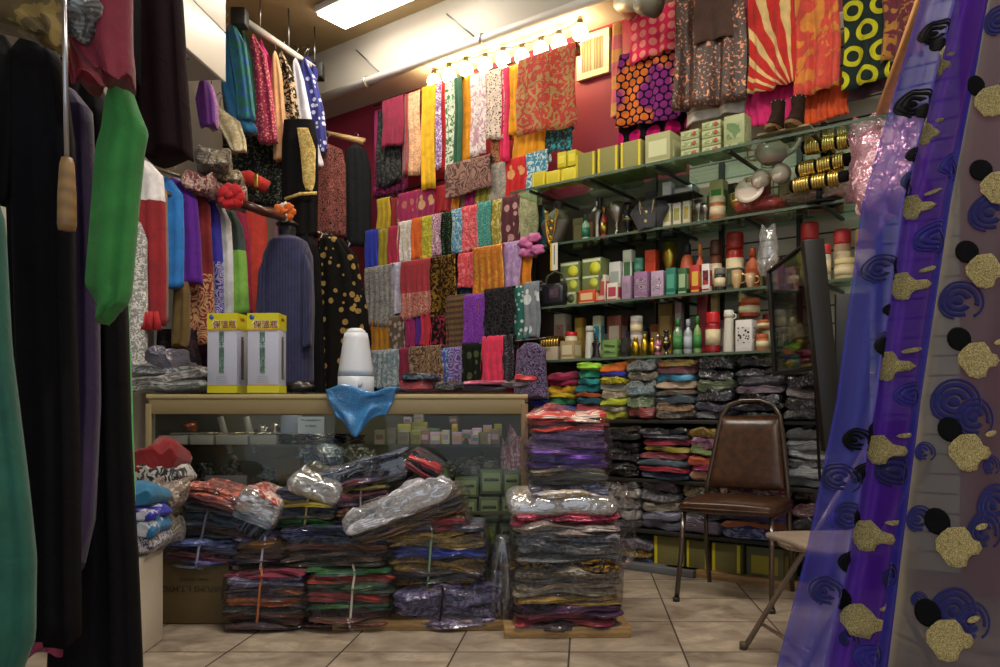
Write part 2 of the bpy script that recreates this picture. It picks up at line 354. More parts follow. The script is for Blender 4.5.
# ceiling tube light
lt = thing('ceiling_light', 'white fluorescent ceiling light panel', 'ceiling light', (-1.26, 5.94, HC), AW)
L_ = 1.25
MB().box((L_/2+.0, -.0, -.03), (L_, .3, .05), 0, .004).obj('housing', M('hard:cfcfcf'), lt)
MB().box((L_/2, 0, -.065), (L_-.03, .27, .03), 0, .01).obj('diffuser', M('emit:fff6e6::%g' % TUBE), lt)
for k, (x, y, le) in enumerate(((-1.1, 3.4, FILL2), (1.0, 2.3, FILL2), (-.2, .4, FILL3))):  # unseen panels added to brighten the room, built like the ceiling fixture
    l2 = thing('ceiling_light', ['added fill light panel over the garment rack, out of view', 'added fill light panel over the chairs, out of view', 'added fill light panel over the shop entrance, out of view'][k], 'ceiling light', (x, y, HC), AW, 'added fill lights outside the picture')
    MB().box((L_/2, 0, -.03), (L_, .3, .05), 0, .004).obj('housing', M('hard:cfcfcf'), l2)
    MB().box((L_/2, 0, -.065), (L_-.03, .27, .03), 0, .01).obj('diffuser', M('emit:fff6e6::%g' % le), l2)
# string of bulbs
BP = [(434,82),(449,76),(466,70),(485,66),(503,60),(522,57),(541,50),(559,44),(580,33)]
BD = ['end bulb of the string, over the bright yellow scarf', 'glowing bulb over the crimson and green scarves', 'glowing bulb over the yellow orange scarf', 'glowing bulb over the white floral scarf', 'glowing bulb over the cream dotted scarf', 'glowing bulb over the upright edge of the red brocade', 'glowing bulb over the middle of the red gold brocade', 'glowing bulb over the far corner of the red brocade, beside the vent', 'end bulb of the string, beside the air vent']
cord = MB(); pts = []
for i, (bx, by) in enumerate(BP):
    n = .2; s = S(bx, n); z = ZS(bx, by, n)
    b = thing('light_bulb', BD[i], 'light bulb', DW(s, n, z), AW, 'bulbs in the string under the soffit')
    MB().lathe([(.0, -.052), (.028, -.046), (.046, -.024), (.052, 0), (.044, .028), (.026, .05), (.016, .058)], n=14).obj('globe', M('emit:ffdda0::%g' % BULB), b)
    MB().lathe([(.018, .05), (.02, .055), (.02, .085), (.008, .09)], n=12).obj('socket', M('hard:3a352c'), b)
    pts.append(DW(s, n, z+.09))
    if i < len(BP)-1:
        s2 = S(BP[i+1][0], n); z2 = ZS(BP[i+1][0], BP[i+1][1], n); pts.append(DW((s+s2)/2, n, (z+z2)/2+.075))
tag(MB().tube([tuple(p_) for p_ in pts], .004, 6).obj('string_light_cord', M('hard:3a352c')), 'dark cord carrying the bulbs under the soffit', 'cord')
# vent on the wall
n = .385; s0, s1 = S(578, n), S(610, n); zt = ZS(594, 33, n); zb = ZS(594, 77, n)
v = thing('air_vent', 'white slatted air vent on the pink wall', 'vent', DW((s0+s1)/2, n, (zt+zb)/2), AW)
wv, hv = s1-s0, zt-zb
MB().box((0, 0, hv/2-.02), (wv, .03, .04)).box((0, 0, -hv/2+.02), (wv, .03, .04)).box((-wv/2+.02, 0, 0), (.04, .03, hv-.08)).box((wv/2-.02, 0, 0), (.04, .03, hv-.08)).obj('frame', M('hard:cfc2a4'), v)
MB().box((0, .012, 0), (wv-.06, .004, hv-.06)).obj('backing', M('hard:3a3024'), v)
g = MB()
for k in range(14): g.box((-wv/2+.05+(wv-.1)*k/13, 0, 0), (.006, .012, hv-.08))
g.box((0, 0, 0), (.02, .016, hv-.08)); g.obj('grille', M('hard:94866a'), v)
# slatted display wall at the end of the shelves, dark panel behind the rest
def slat_mat():
    m = bpy.data.materials.new('slat_panel'); t = NT(m); tc = t.new('ShaderNodeTexCoord'); sp = t.new('ShaderNodeSeparateXYZ'); t.link(tc.outputs['Object'], sp.inputs[0])
    f = t.math('LESS_THAN', t.math('FRACT', t.math('MULTIPLY', sp.outputs[2], 10)), .1)
    t.link(t.mix(f, lin('b7b2a2'), lin('2c2a24')), t.bs.inputs['Base Color']); t.bs.inputs['Roughness'].default_value = .4; return m
sa, sb = S(690, .38), S(960, .38)
struct(MB().box(((sa+sb)/2, .385, 1.6), (sb-sa, .025, 3.0)).obj('wall_panel', slat_mat(), loc=DW(0, 0), rz=AW))
sa2 = S(522, .38)
struct(MB().box(((sa+sa2)/2-.002, .385, 1.2), (sa-sa2-.004, .025, 2.35)).obj('wall_panel', paint('dark_panel', '2c2620', '3a332a', 4, .4), loc=DW(0, 0), rz=AW))
# ================================================================ white wall cabinet and shelf panel on the far side
cb = thing('wall_cabinet', 'white wall cabinet high above the clothes rack', 'cabinet', (-1.66, 4.0, 2.82), math.atan2(-.12, 1))
MB().box((-.27, 0, .53), (.5, 1.25, 1.02)).obj('body', M('hard:9b9890'), cb)
MB().box((-.01, -.0, .145), (.02, 1.26, .28), 0, .003).obj('door', M('satin:dcdcd6'), cb)
MB().box((-.01, 0, .665), (.02, 1.26, .745), 0, .003).obj('door', M('satin:dcdcd6'), cb)
MB().tube([(-.03, .1, -.02), (-.03, .25, -.02)], .012, 8).obj('handle', M('hard:2a2a2a'), cb)
tag(MB().box((0, 0, 1.0), (.16, .03, 2.0)).obj('shelf_panel', M('satin:c9c9c4'), loc=(X(167, 5.25), 5.25, .45)), 'white upright panel behind the hanging clothes rack', 'panel')
tag(MB().box((0, 0, 0), (.3, 1.1, .02)).obj('wall_shelf', M('hard:4c4a46'), loc=(-2.05, 5.0, 2.2), rz=-.12), 'narrow shelf holding bagged packs over the clothes rack', 'shelf')
# ================================================================ scarves on the diagonal wall
NR = .27
def parse_rows(txt):
    return [[q.strip() for q in l.split('|')] for l in txt.strip().split('\n')]
def rail(ord_, x0, y0, x1, y1, n, lab):
    a, b = DW(S(x0, n), n, ZS(x0, y0, n)), DW(S(x1, n), n, ZS(x1, y1, n))
    t = thing('hanging_rail', lab, 'rail', a, 0)
    MB().tube([(0,0,0), tuple(b-a)], .009, 8).obj('rod', M('metal:555049'), t)
    return t
ROWS = {}
ROWS[1] = ('first', 376, 106, 578, 42, .20, '''
378 410 108 196|bord:a81468:1a0a14|magenta bordered shawl|.06
380 402 110 185|flor:26282a:4a4c48:18|charcoal floral shawl|.02
385 406 100 147|plain:8c0838|short crimson velvet scarf|-.02
404 411 97 176|vstr:b42c2c:777070:400|thin red and grey scarf|.0
411 422 94 176|flor:f0bd90:d09a70:30|peach cream scarf|-.01
424 437 88 190|plain:e8b400|bright lemon yellow scarf|.0
437 444 84 170|flor:8a5aa0:e8d8e8:40|purple and white lace scarf|.01
443 450 82 172|plain:c01020|narrow crimson scarf|.03
448 459 82 180|flor:d8dcc8:3c7a44:20|white scarf with green flowers|.0
457 464 79 184|plain:245c40|dark green scarf|-.02
464 475 78 162|plain:f0a010|amber orange scarf|.02
473 488 76 156|flor:efe2dc:c79aa8:18|white floral scarf|-.01
488 506 72 140|spots:e6d2c0:4a3030:60|cream speckled scarf|.0
493 511 137 168|flor:8a5030:d09058:30|brown gold lace scarf|.04
449 492 162 194|pais:5a3a34:a07868:6|wide sheer brown scarf|-.03
504 511 70 162|plain:e0245c|narrow hot pink scarf|.0
511 521 68 135|plain:f0a800|tall golden yellow scarf|.01
516 546 128 160|plain:f2a404|loose marigold scarf|.03
545 573 130 153|flor:1f3a40:38a0a8:20|teal and black floral scarf|.05
520 577 54 132|flor:b83424:a8844c:15|red and gold brocade shawl|-.04
''')
ROWS[2] = ('second', 378, 198, 548, 150, .22, '''
380 392 200 231|plain:b89a10|mustard scarf|0
392 400 200 230|plain:8a1018|short dark red scarf|.02
400 420 194 224|spots:9c0c50:c06a60:12|raspberry spotted scarf|0
420 437 190 218|spots:980a50:caa070:9|magenta medallion scarf|0
437 455 187 214|plain:a81020|plain red scarf|.02
454 462 186 210|plain:e08a10|thin orange scarf|0
462 469 184 208|plain:a58a68|thin tan scarf|.02
468 479 182 207|plain:980858|fuchsia scarf|0
478 494 178 208|florg:8a8420:b8b050:24|olive gold sequin scarf|0
493 508 165 201|flor:9c948a:b8b0a4:30|silver grey knit scarf|0
508 528 160 199|spots:cc1018:e0a060:10|bright red leaf scarf|0
528 549 154 192|flor:3890b0:d4e4e4:22|sky blue floral scarf|0
''')
ROWS[3] = ('third', 366, 234, 540, 194, .12, '''
367 380 232 270|plain:1830b0|royal blue scarf|0
380 391 231 269|plain:9a8a10|olive mustard scarf|0
390 402 228 268|plain:a8103c|crimson satin scarf|0
400 415 223 264|flor:cfc6b8:e8e2dc:24|ivory satin scarf|0
414 424 220 260|plain:d8600c|burnt orange scarf|0
423 435 218 260|flor:a8a018:d0c840:30|yellow green scarf|0
434 443 216 257|pais:7a2060:e0c0d0:14|purple zebra scarf|0
441 456 214 256|spark:141c18:6a9a60:120|black scarf with green sequins|.02
454 464 211 254|flor:3c8ab0:b8ccd0:24|powder blue scarf|0
463 480 208 252|flor:dc3c50:e88a88:30|coral pink scarf|0
479 493 204 248|lace:2a7a74:5cb0a0:60|teal lace scarf|0
491 505 202 248|flor:9a8c28:d8cc80:16|olive and cream scarf|.01
504 521 198 245|spots:58202c:c89898:14|maroon scarf with pink ovals|0
521 540 194 240|flor:9a9c70:b8b890:30|sage green scarf|0
''')
ROWS[4] = ('fourth', 366, 272, 540, 246, .02, '''
368 395 268 326|flor:9a9690:6c6c70:34|silver grey brocade scarf|0
392 414 264 320|flor:b8b0cc:d4d0e0:30|pale lilac scarf|.02
403 433 262 318|bord:a82c38:c09880:14|red paisley bordered shawl|-.02
428 458 258 326|florg:301818:b09038:24|maroon and gold brocade shawl|0
461 477 255 288|flor:d83c4c:e88080:20|short coral scarf|.02
459 476 280 297|plain:14304c|short navy scarf|.05
476 505 248 312|florg:c8680c:d8a840:24|orange and gold sequined shawl|-.03
505 523 244 291|flor:a884b8:c0a4cc:16|lilac satin scarf|0
520 534 254 288|plain:d8800c|short tangerine scarf|.02
''')
ROWS[5] = ('fifth', 372, 320, 545, 284, .0, '''
374 392 320 357|plain:c08010|ochre scarf|.02
392 407 318 367|spots:5c4c3c:a8988c:20|brown and grey leaf scarf|0
407 417 318 348|plain:98145c|short magenta scarf|0
416 425 316 345|plain:5a2090|thin purple scarf|.01
424 433 314 346|plain:c0243c|thin rose red scarf|.0
432 451 318 353|flor:1c1414:903040:14|black scarf with crimson print|.01
449 473 297 350|hstr:70502c:48301c:160|bronze metallic scarf|0
467 490 296 346|lace:6a1c98:9040b8:60|violet lace scarf|-.02
487 516 290 340|lace:161416:3a363c:40|black lace scarf|-.03
514 531 288 342|spots:1f6a60:c8dcd4:30|teal and white print scarf|0
527 542 284 338|spots:7c848c:d4dce0:10|grey scarf with white spots|-.01
''')
ROWS[6] = ('sixth', 370, 356, 545, 338, -.04, '''
373 401 352 388|flor:7890a0:b4bcc0:22|silvery blue scarf|0
401 412 350 386|plain:88103c|deep magenta scarf|0
412 444 348 386|pais:4a2c20:a08060:9|brown paisley scarf|-.01
443 452 350 384|flor:3850a8:a8b8d8:22|blue print scarf|0
451 466 349 384|rings:a090cc:5c3c80:14|lilac scarf with circles|0
465 484 345 384|spots:1c2018:50583c:14|black and olive scarf|0
484 505 338 386|plain:e8345c|salmon pink scarf|0
504 516 337 386|spark:2c2c30:9c9ca4:180|charcoal sequined scarf|0
''')
so = {}
for r, (od, x0, y0, x1, y1, n, txt) in ROWS.items():
    rail(od, x0-2, y0, x1+2, y1, n, 'metal rail carrying the %s row of scarves on the red wall' % od)
    rows = parse_rows(txt); m_ = (y1-y0)/(x1-x0)
    for i, (geo, mat, desc, dn) in enumerate(rows):
        a, b, yt, yb = [float(q) for q in geo.split()]; nn = n+float(dn)-.012; cx = (a+b)/2
        sA, sB = S(a, nn), S(b, nn); w_ = (sB-sA)*1.04; zt, zb = ZS(cx, yt, nn), ZS(cx, yb, nn); L = zt-zb
        nb = rows[i+1][2] if i+1 < len(rows) else rows[i-1][2]
        short = ' '.join(nb.split()[:3]) if len(nb.split()) <= 3 else ' '.join(nb.split()[:3])
        lab = '%s on the %s rail of the red wall' % (desc, od)
        fl = max(1.5, w_/.055) if 'brocade shawl' not in desc else 1.4
        amp = .009 if w_ < .3 else .012
        o = drape(w_, L, seed=r*50+i, folds=fl, amp=amp, back=.25 if abs(float(dn)) < .01 else .12, flare=.03 + (.05 if 'lace' in mat else 0), hem=.012 if w_ > .15 else .006, nu=max(12, min(30, int(w_/.012)))).obj(
            'shawl' if 'shawl' in desc else 'scarf', M(mat), loc=DW((sA+sB)/2, nn, zt), rz=AW)
        solid(o, .004); tag(o, lab, 'scarf', 'scarves on the %s rail' % od)
        so[desc] = o
# pink satin bow hanging by the end of the rows
def blob(c, d, seed=0, k=.25, mi=0, mb=None, nu=16, nv=10, T=None):
    off = Vector((seed*3.3, seed, 1))
    def fn(u, v):
        a, b = 2*PI*u, PI*v; p = Vector((math.cos(a)*math.sin(b), math.sin(a)*math.sin(b), -math.cos(b)))
        q = 1+k*noise.noise(p*2+off)*2+k*.5*noise.noise(p*6+off)+k*.25*noise.noise(p*13+off)
        return (c[0]+p.x*d[0]/2*q, c[1]+p.y*d[1]/2*q, c[2]+p.z*d[2]/2*q)
    return (mb or MB()).grid(fn, nu, nv, mi, True, T)
bw = thing('satin_bow', 'pink satin bow hanging at the end of the scarf rows', 'bow', DW(S(531, -.02), -.02, ZS(531, 246, -.02)), AW)
pk = M('plain:d070a8')
for sx, sz in ((-.05, .03), (.03, .05), (.05, -.03), (-.03, -.04)): blob((sx, 0, sz), (.1, .06, .06), int(sx*100+sz*300)+40, .3).obj('loop', pk, bw)
blob((0, -.02, 0), (.05, .05, .05), 3).obj('knot', pk, bw)
# dark purple printed dress at the end of the low rows
def gown(name, label, cat, Y, lv, thick, mat, folds=4, amp=.12, seed=0, group=None, hanger=None, yoff=0, pw=.75, rz=0):
    """hanging clothes: lv = (row, column left, column right) down the garment, at distance Y"""
    if hanger: lv = [(lv[0][0]-5, lv[0][1]*.62+lv[0][2]*.38, lv[0][1]*.38+lv[0][2]*.62)]+list(lv)
    cx = X((lv[0][1]+lv[0][2])/2, Y); zb = Z(lv[-1][0], Y)
    levels = [(Z(py, Y)-zb, X(a, Y)-cx, X(b, Y)-cx, 0, thick*(.55 if i == 0 else 1)) for i, (py, a, b) in enumerate(lv)]
    o = ringbody(levels, folds, amp, seed, pw=pw).obj(name, mat, loc=(cx, Y, zb), rz=rz); tag(o, label, cat, group)
    if hanger:
        zt = levels[0][0]
        MB().tube([(0, 0, zt-.01), (0, 0, zt+.05), (.02, 0, zt+.075), (0, 0, zt+.1), (-.02, 0, zt+.08)], .003, 6).obj('hanger_hook', M('metal:8a8a88'), o)
    return o
def wgown(name, label, cat, n, lv, thick, mat, folds=4, amp=.12, seed=0, group=None, pw=.75):
    """the same, hung flat against the diagonal wall"""
    cxp = (lv[0][1]+lv[0][2])/2; s0 = S(cxp, n); mid = (lv[-1][1]+lv[-1][2])/2; zb = ZS(mid, lv[-1][0], n)
    levels = [(ZS((a+b)/2, py, n)-zb, S(a, n)-s0, S(b, n)-s0, 0, thick) for py, a, b in lv]
    return tag(ringbody(levels, folds, amp, seed, pw=pw).obj(name, mat, loc=DW(s0, n, zb), rz=AW), label, cat, group)
wgown('dress', 'dark purple dress with pale swirl print beside the folded stacks', 'dress', -.1, [(343, 526, 536), (350, 518, 545), (370, 516, 546), (398, 515, 548)], .04, M('pais:2a1838:7c6a90:14'), 3)
# ================================================================ saris hung above the glass shelves
wgown('sari', 'narrow sari with orange pink and black bands beside the air vent', 'sari', .2, [(24, 613, 622), (60, 612, 622), (90, 612, 623), (116, 611, 624)], .02, M('hstr:d86a70:e0a050:38'), 2)
def wcloth(n, x0, x1, yt, yb, mat, label, name='sari', cat='sari', folds=3, amp=.015, seed=0, flare=.03, back=.05, hem=.01, t=.004):
    cx = (x0+x1)/2; sA, sB = S(x0, n), S(x1, n); zt, zb = ZS(cx, yt, n), ZS(cx, yb, n)
    o = drape(sB-sA, zt-zb, seed, folds, amp, back, flare, hem=hem, nu=30).obj(name, M(mat), loc=DW((sA+sB)/2, n, zt), rz=AW)
    solid(o, t); return tag(o, label, cat, 'saris hung above the glass shelves')
wcloth(.28, 622, 692, 52, 139, 'dots:140c12:d01470:8', 'black sari edge with magenta discs and white chevrons, under the dotted sari', folds=3, seed=3)
wcloth(.22, 620, 683, 50, 124, 'hex:1c0a28:8c3080:19', 'purple sari printed with a honeycomb of orange and violet dots', folds=3, seed=4)
wcloth(.18, 632, 679, 12, 58, 'dots:e01850:f08a80:16', 'hot pink sari with pale dots folded over the honeycomb sari', folds=2, seed=5)
wcloth(.22, 688, 746, 92, 120, 'hstr:ece4dc:b09c8c:60', 'white crumpled border cloth under the sheer brown sari', folds=2, seed=6, amp=.02)
wcloth(.14, 680, 749, -12, 108, 'spark:3e261c:c08060:60', 'sheer dark brown shimmering sari', folds=2.5, seed=7, amp=.03)
wcloth(.1, 697, 735, -14, 42, 'plain:4a3024', 'plain brown fold of cloth over the shimmering sari', folds=1.2, seed=8)
wcloth(.2, 749, 800, 80, 124, 'plain:cc1868', 'magenta pleated cloth hanging below the ray patterned sari', folds=7, seed=9, amp=.012)
wcloth(.12, 751, 797, -14, 90, 'rays:c02018:d8b878', 'red sari with cream rays fanning across it', folds=2.5, seed=10, amp=.02)
wcloth(.2, 800, 850, 78, 122, 'plain:c8480c', 'orange pleated cloth with a dark hem', folds=9, seed=11, amp=.012)
wcloth(.12, 797, 841, -14, 94, 'flor:c84434:d08030:5', 'red and amber blotched sari beside the ray patterned one', folds=3, seed=12)
wcloth(.12, 845, 892, -14, 86, 'hexring:1e2a26:b4b020:7.5', 'black sari with rows of yellow ringed circles', folds=2, seed=13, amp=.012)
wcloth(.18, 850, 902, 70, 96, 'plain:3a1424', 'dark maroon hem below the yellow ringed sari', folds=2, seed=14, amp=.01)
wcloth(.1, 884, 925, -14, 60, 'flor:5a1028:9c6a20:12', 'maroon floral sari nearest the violet curtain', folds=3, seed=15)
# long pale wooden slat leaning by the curtain
a_ = Vector((X(938, 2.6), 2.6, Z(-40, 2.6))); b_ = DW(S(880, -.1), -.1, ZS(880, 116, -.1))
tag(MB().tube([(0, 0, 0), tuple(b_-a_)], .028, 4).obj('wooden_slat', M('wood:c08c58:a87844'), loc=a_), 'pale wooden slat slanting beside the violet curtain top', 'slat')
# ================================================================ glass shelving along the wall
ZA, ZB, ZC, ZD, ZE, ZF, ZG = ZS(640, 166, -.2), 1.98, 1.585, 1.245, .875, .53, .235
GL = glass(); DK = M('satin:1c1a18')
su = thing('shelving_unit', 'long wall shelving unit of glass shelves over dark storage shelves', 'shelving', DW(0, 0), AW)
sL, sR = S(530, 0), S(905, 0)
for k, z in enumerate((ZA, ZB, ZC, ZD)):
    a = sL + (.18 if k == 0 else (0, .0, -.02, -.05)[k])*0
    f0 = -.215 if k == 0 else -.01
    g = MB().box(((a+sR)/2, (f0+.35)/2, z-.006), (sR-a, .35-f0, .012)).obj('glass_shelf', GL, su)
    MB().box(((a+sR)/2, f0-.002, z-.006), (sR-a, .004, .014)).obj('shelf_edge', M('gloss:4d5f50'), g)
    m = MB()
    for s in [a+.15+i*.42 for i in range(int((sR-a)/.42))]: m.box((s, (f0+.35)/2, z-.02), (.018, .34-f0, .014))
    m.obj('bracket', DK, g)
for k, z in enumerate((ZE, ZF, ZG)):
    a = S(590, 0)-.28 if k == 0 else S(600, 0)
    MB().box(((a+sR)/2, .17, z-.012), (sR-a, .36, .022), 0, .003).obj('storage_shelf', M('hard:25221e'), su)
for px in (535, 600, 655, 722, 800, 880):
    MB().box((S(px, .36), .355, 1.2), (.03, .02, 2.4)).obj('upright', DK, su)
MB().box((S(660, -.01), -.004, ZE-.012), (.5, .006, .02)).obj('label_strip', M('hard:9a8a50'), su)
# ---------------------------------------------------------------- things on the shelves
def lab(o, label, cat, group): return tag(o, label, cat, group)
def item(kind, x0, x1, yt, zb, n, c1, c2, label, cat, group, dep=None, rz=0, seed=0):
    cx = (x0+x1)/2; s = S(cx, n); w_ = S(x1, n)-S(x0, n); h = max(.02, ZS(cx, yt, n)-zb); m1, m2 = M(c1), M(c2)
    d = dep or min(w_*.8, .12)
    t = thing(kind_name(kind, cat), label, cat, DW(s, n+d/2, zb+.001), AW+rz, group)
    if kind == 'box':
        w_ *= .86
        MB().box((0, 0, h/2), (w_, d, h), 0, .002).obj('body', m1, t)
        MB().box((0, -d/2-.0008, h*.52), (w_*.72, .0014, h*.5)).box((w_/2+.0008, 0, h*.5), (.0014, d*.7, h*.55)).obj('label_panel', m2, t)
        MB().box((0, -d/2-.0008, h*.1), (w_*.9, .0012, h*.06)).obj('printed_band', m2, t)
    elif kind == 'plainbox':
        w_ *= .98
        MB().box((0, 0, h/2), (w_, d, h), 0, .003).obj('body', m1, t)
        for sx in (-.42, .42): MB().box((sx*w_, -d/2-.001, h/2), (w_*.1, .002, h*.98)).obj('printed_edge', m2, t)
        MB().box((0, 0, h+.001), (w_*.9, d*.9, .002)).obj('lid', m1, t)
    elif kind == 'flatbox':
        MB().box((0, 0, h/2), (w_, d, h), 0, .004).obj('body', m1, t)
        MB().lathe([(0, 0), (.3*h, 0), (.3*h, .001), (0, .001)], n=16, T=Matrix.Translation((w_*.18, -d/2-.0005, h*.5)) @ Matrix.Rotation(PI/2, 4, 'X')).obj('round_mark', m2, t)
        MB().box((0, -d/2-.001, h*.88), (w_*.92, .001, h*.12)).obj('printed_band', M('hard:cfd8b4'), t)
    elif kind == 'bottle':
        r = w_/2*.9
        MB().lathe([(0, 0), (r*.9, 0), (r, .05*h), (r, .55*h), (r*.85, .66*h), (r*.4, .74*h), (r*.4, .8*h), (0, .8*h)], n=16).obj('body', m1, t)
        MB().lathe([(0, .78*h), (r*.5, .78*h), (r*.5, .98*h), (r*.4, h), (0, h)], n=14).obj('cap', m2, t)
        MB().lathe([(r*.98, .15*h), (r*1.02, .15*h), (r*1.02, .5*h), (r*.98, .5*h)], n=16).obj('label_band', m2, t)
    elif kind == 'tallbottle':
        r = w_/2*.9
        MB().lathe([(0, 0), (r, 0), (r*1.02, .04*h), (r*.8, .8*h), (r*.75, .82*h), (0, .82*h)], n=16).obj('body', m1, t)
        MB().lathe([(0, .82*h), (r*.85, .82*h), (r*.9, .9*h), (r*.8, h), (0, h)], n=14).obj('cap', m2, t)
        MB().ring((r*.9, 0, .85*h), r*.45, .003, 'y', 12).obj('handle', m2, t)
    elif kind == 'jar':
        r = w_/2*.92
        MB().lathe([(0, 0), (r*.92, 0), (r, .08*h), (r, .68*h), (r*.9, .74*h), (0, .74*h)], n=20).obj('body', m1, t)
        MB().lathe([(0, .73*h), (r*.98, .73*h), (r, .76*h), (r, .96*h), (r*.93, h), (0, h)], n=20).obj('lid', m2, t)
        MB().lathe([(r*.99, .2*h), (r*1.02, .2*h), (r*1.02, .58*h), (r*.99, .58*h)], n=20).obj('label_band', M('hard:d8c8a0') if c1 != 'hard:d8d0c0' else m2, t)
    elif kind == 'round':
        r = w_/2*.95
        MB().lathe([(0, 0), (r*.7, 0), (r, .3*h), (r, .5*h), (r*.7, .75*h), (r*.45, .8*h), (0, .8*h)], n=20).obj('body', m1, t)
        MB().lathe([(0, .78*h), (r*.5, .78*h), (r*.5, .97*h), (r*.4, h), (0, h)], n=14).obj('cap', m2, t)
    elif kind == 'goblet':
        r = w_/2*.95
        MB().lathe([(0, 0), (r*.8, 0), (r*.8, .03*h), (r*.2, .08*h), (r*.14, .25*h), (r*.25, .32*h), (r*.14, .4*h), (r*.6, .55*h), (r, .75*h), (r*.9, h), (r*.84, h), (r*.9, .75*h), (r*.5, .58*h), (0, .5*h)], n=18).obj('bowl', m1, t)
        MB().lathe([(r*.2, .3*h), (r*.3, .32*h), (r*.2, .35*h)], n=12).obj('collar', m2, t)
    elif kind == 'vase':
        r = w_/2*.95
        MB().lathe([(0, 0), (r*.6, 0), (r*.65, .04*h), (r*.3, .12*h), (r*.25, .2*h), (r*.8, .36*h), (r, .5*h), (r*.75, .65*h), (r*.35, .78*h), (r*.5, .92*h), (r*.7, h), (0, h*.97)], n=20).obj('body', m1, t)
        for a in (-1, 1): MB().tube([(a*r*.4, 0, .8*h), (a*r*.95, 0, .78*h), (a*r*1.0, 0, .62*h), (a*r*.7, 0, .55*h)], .004, 6).obj('handle', m2, t)
        MB().lathe([(r*1.0, .46*h), (r*1.03, .5*h), (r*1.0, .54*h)], n=20).obj('band', m2, t)
    elif kind == 'tray':
        MB().box((0, 0, h*.3), (w_, d, h*.6), 0, .004).obj('body', m1, t)
        m = MB()
        for i in range(7): m.ring((-w_*.42+w_*.84*i/6, 0, h*.75), h*.3, h*.08, 'x', 14)
        m.obj('bangle_row', m2, t)
    elif kind == 'cup':
        r = w_/2*.8
        MB().lathe([(0, 0), (r*.5, 0), (r*.55, .08*h), (r*.9, .4*h), (r, h), (r*.93, h), (r*.8, .4*h), (0, .2*h)], n=18).obj('bowl', m1, t)
        MB().ring((r*1.05, 0, h*.55), h*.24, .004, 'y', 14).obj('handle', m2, t)
    elif kind == 'figure':
        r = w_/2
        ringbody([(h, -r*.12, r*.12, 0, r*.12), (h*.9, -r*.3, r*.3, 0, r*.28), (h*.8, -r*.2, r*.2, 0, r*.18), (h*.7, -r*.8, r*.8, 0, r*.35), (h*.45, -r*.45, r*.45, 0, r*.35), (h*.2, -r*.6, r*.6, 0, r*.4), (0, -r*.8, r*.8, 0, r*.5)], 3, .1, seed).obj('body', m1, t)
        MB().lathe([(0, 0), (r*.9, 0), (r*.9, .05*h), (r*.5, .08*h), (0, .08*h)], n=16).obj('base', m2, t)
    return t
def kind_name(k, cat): return cat.replace(' ', '_')
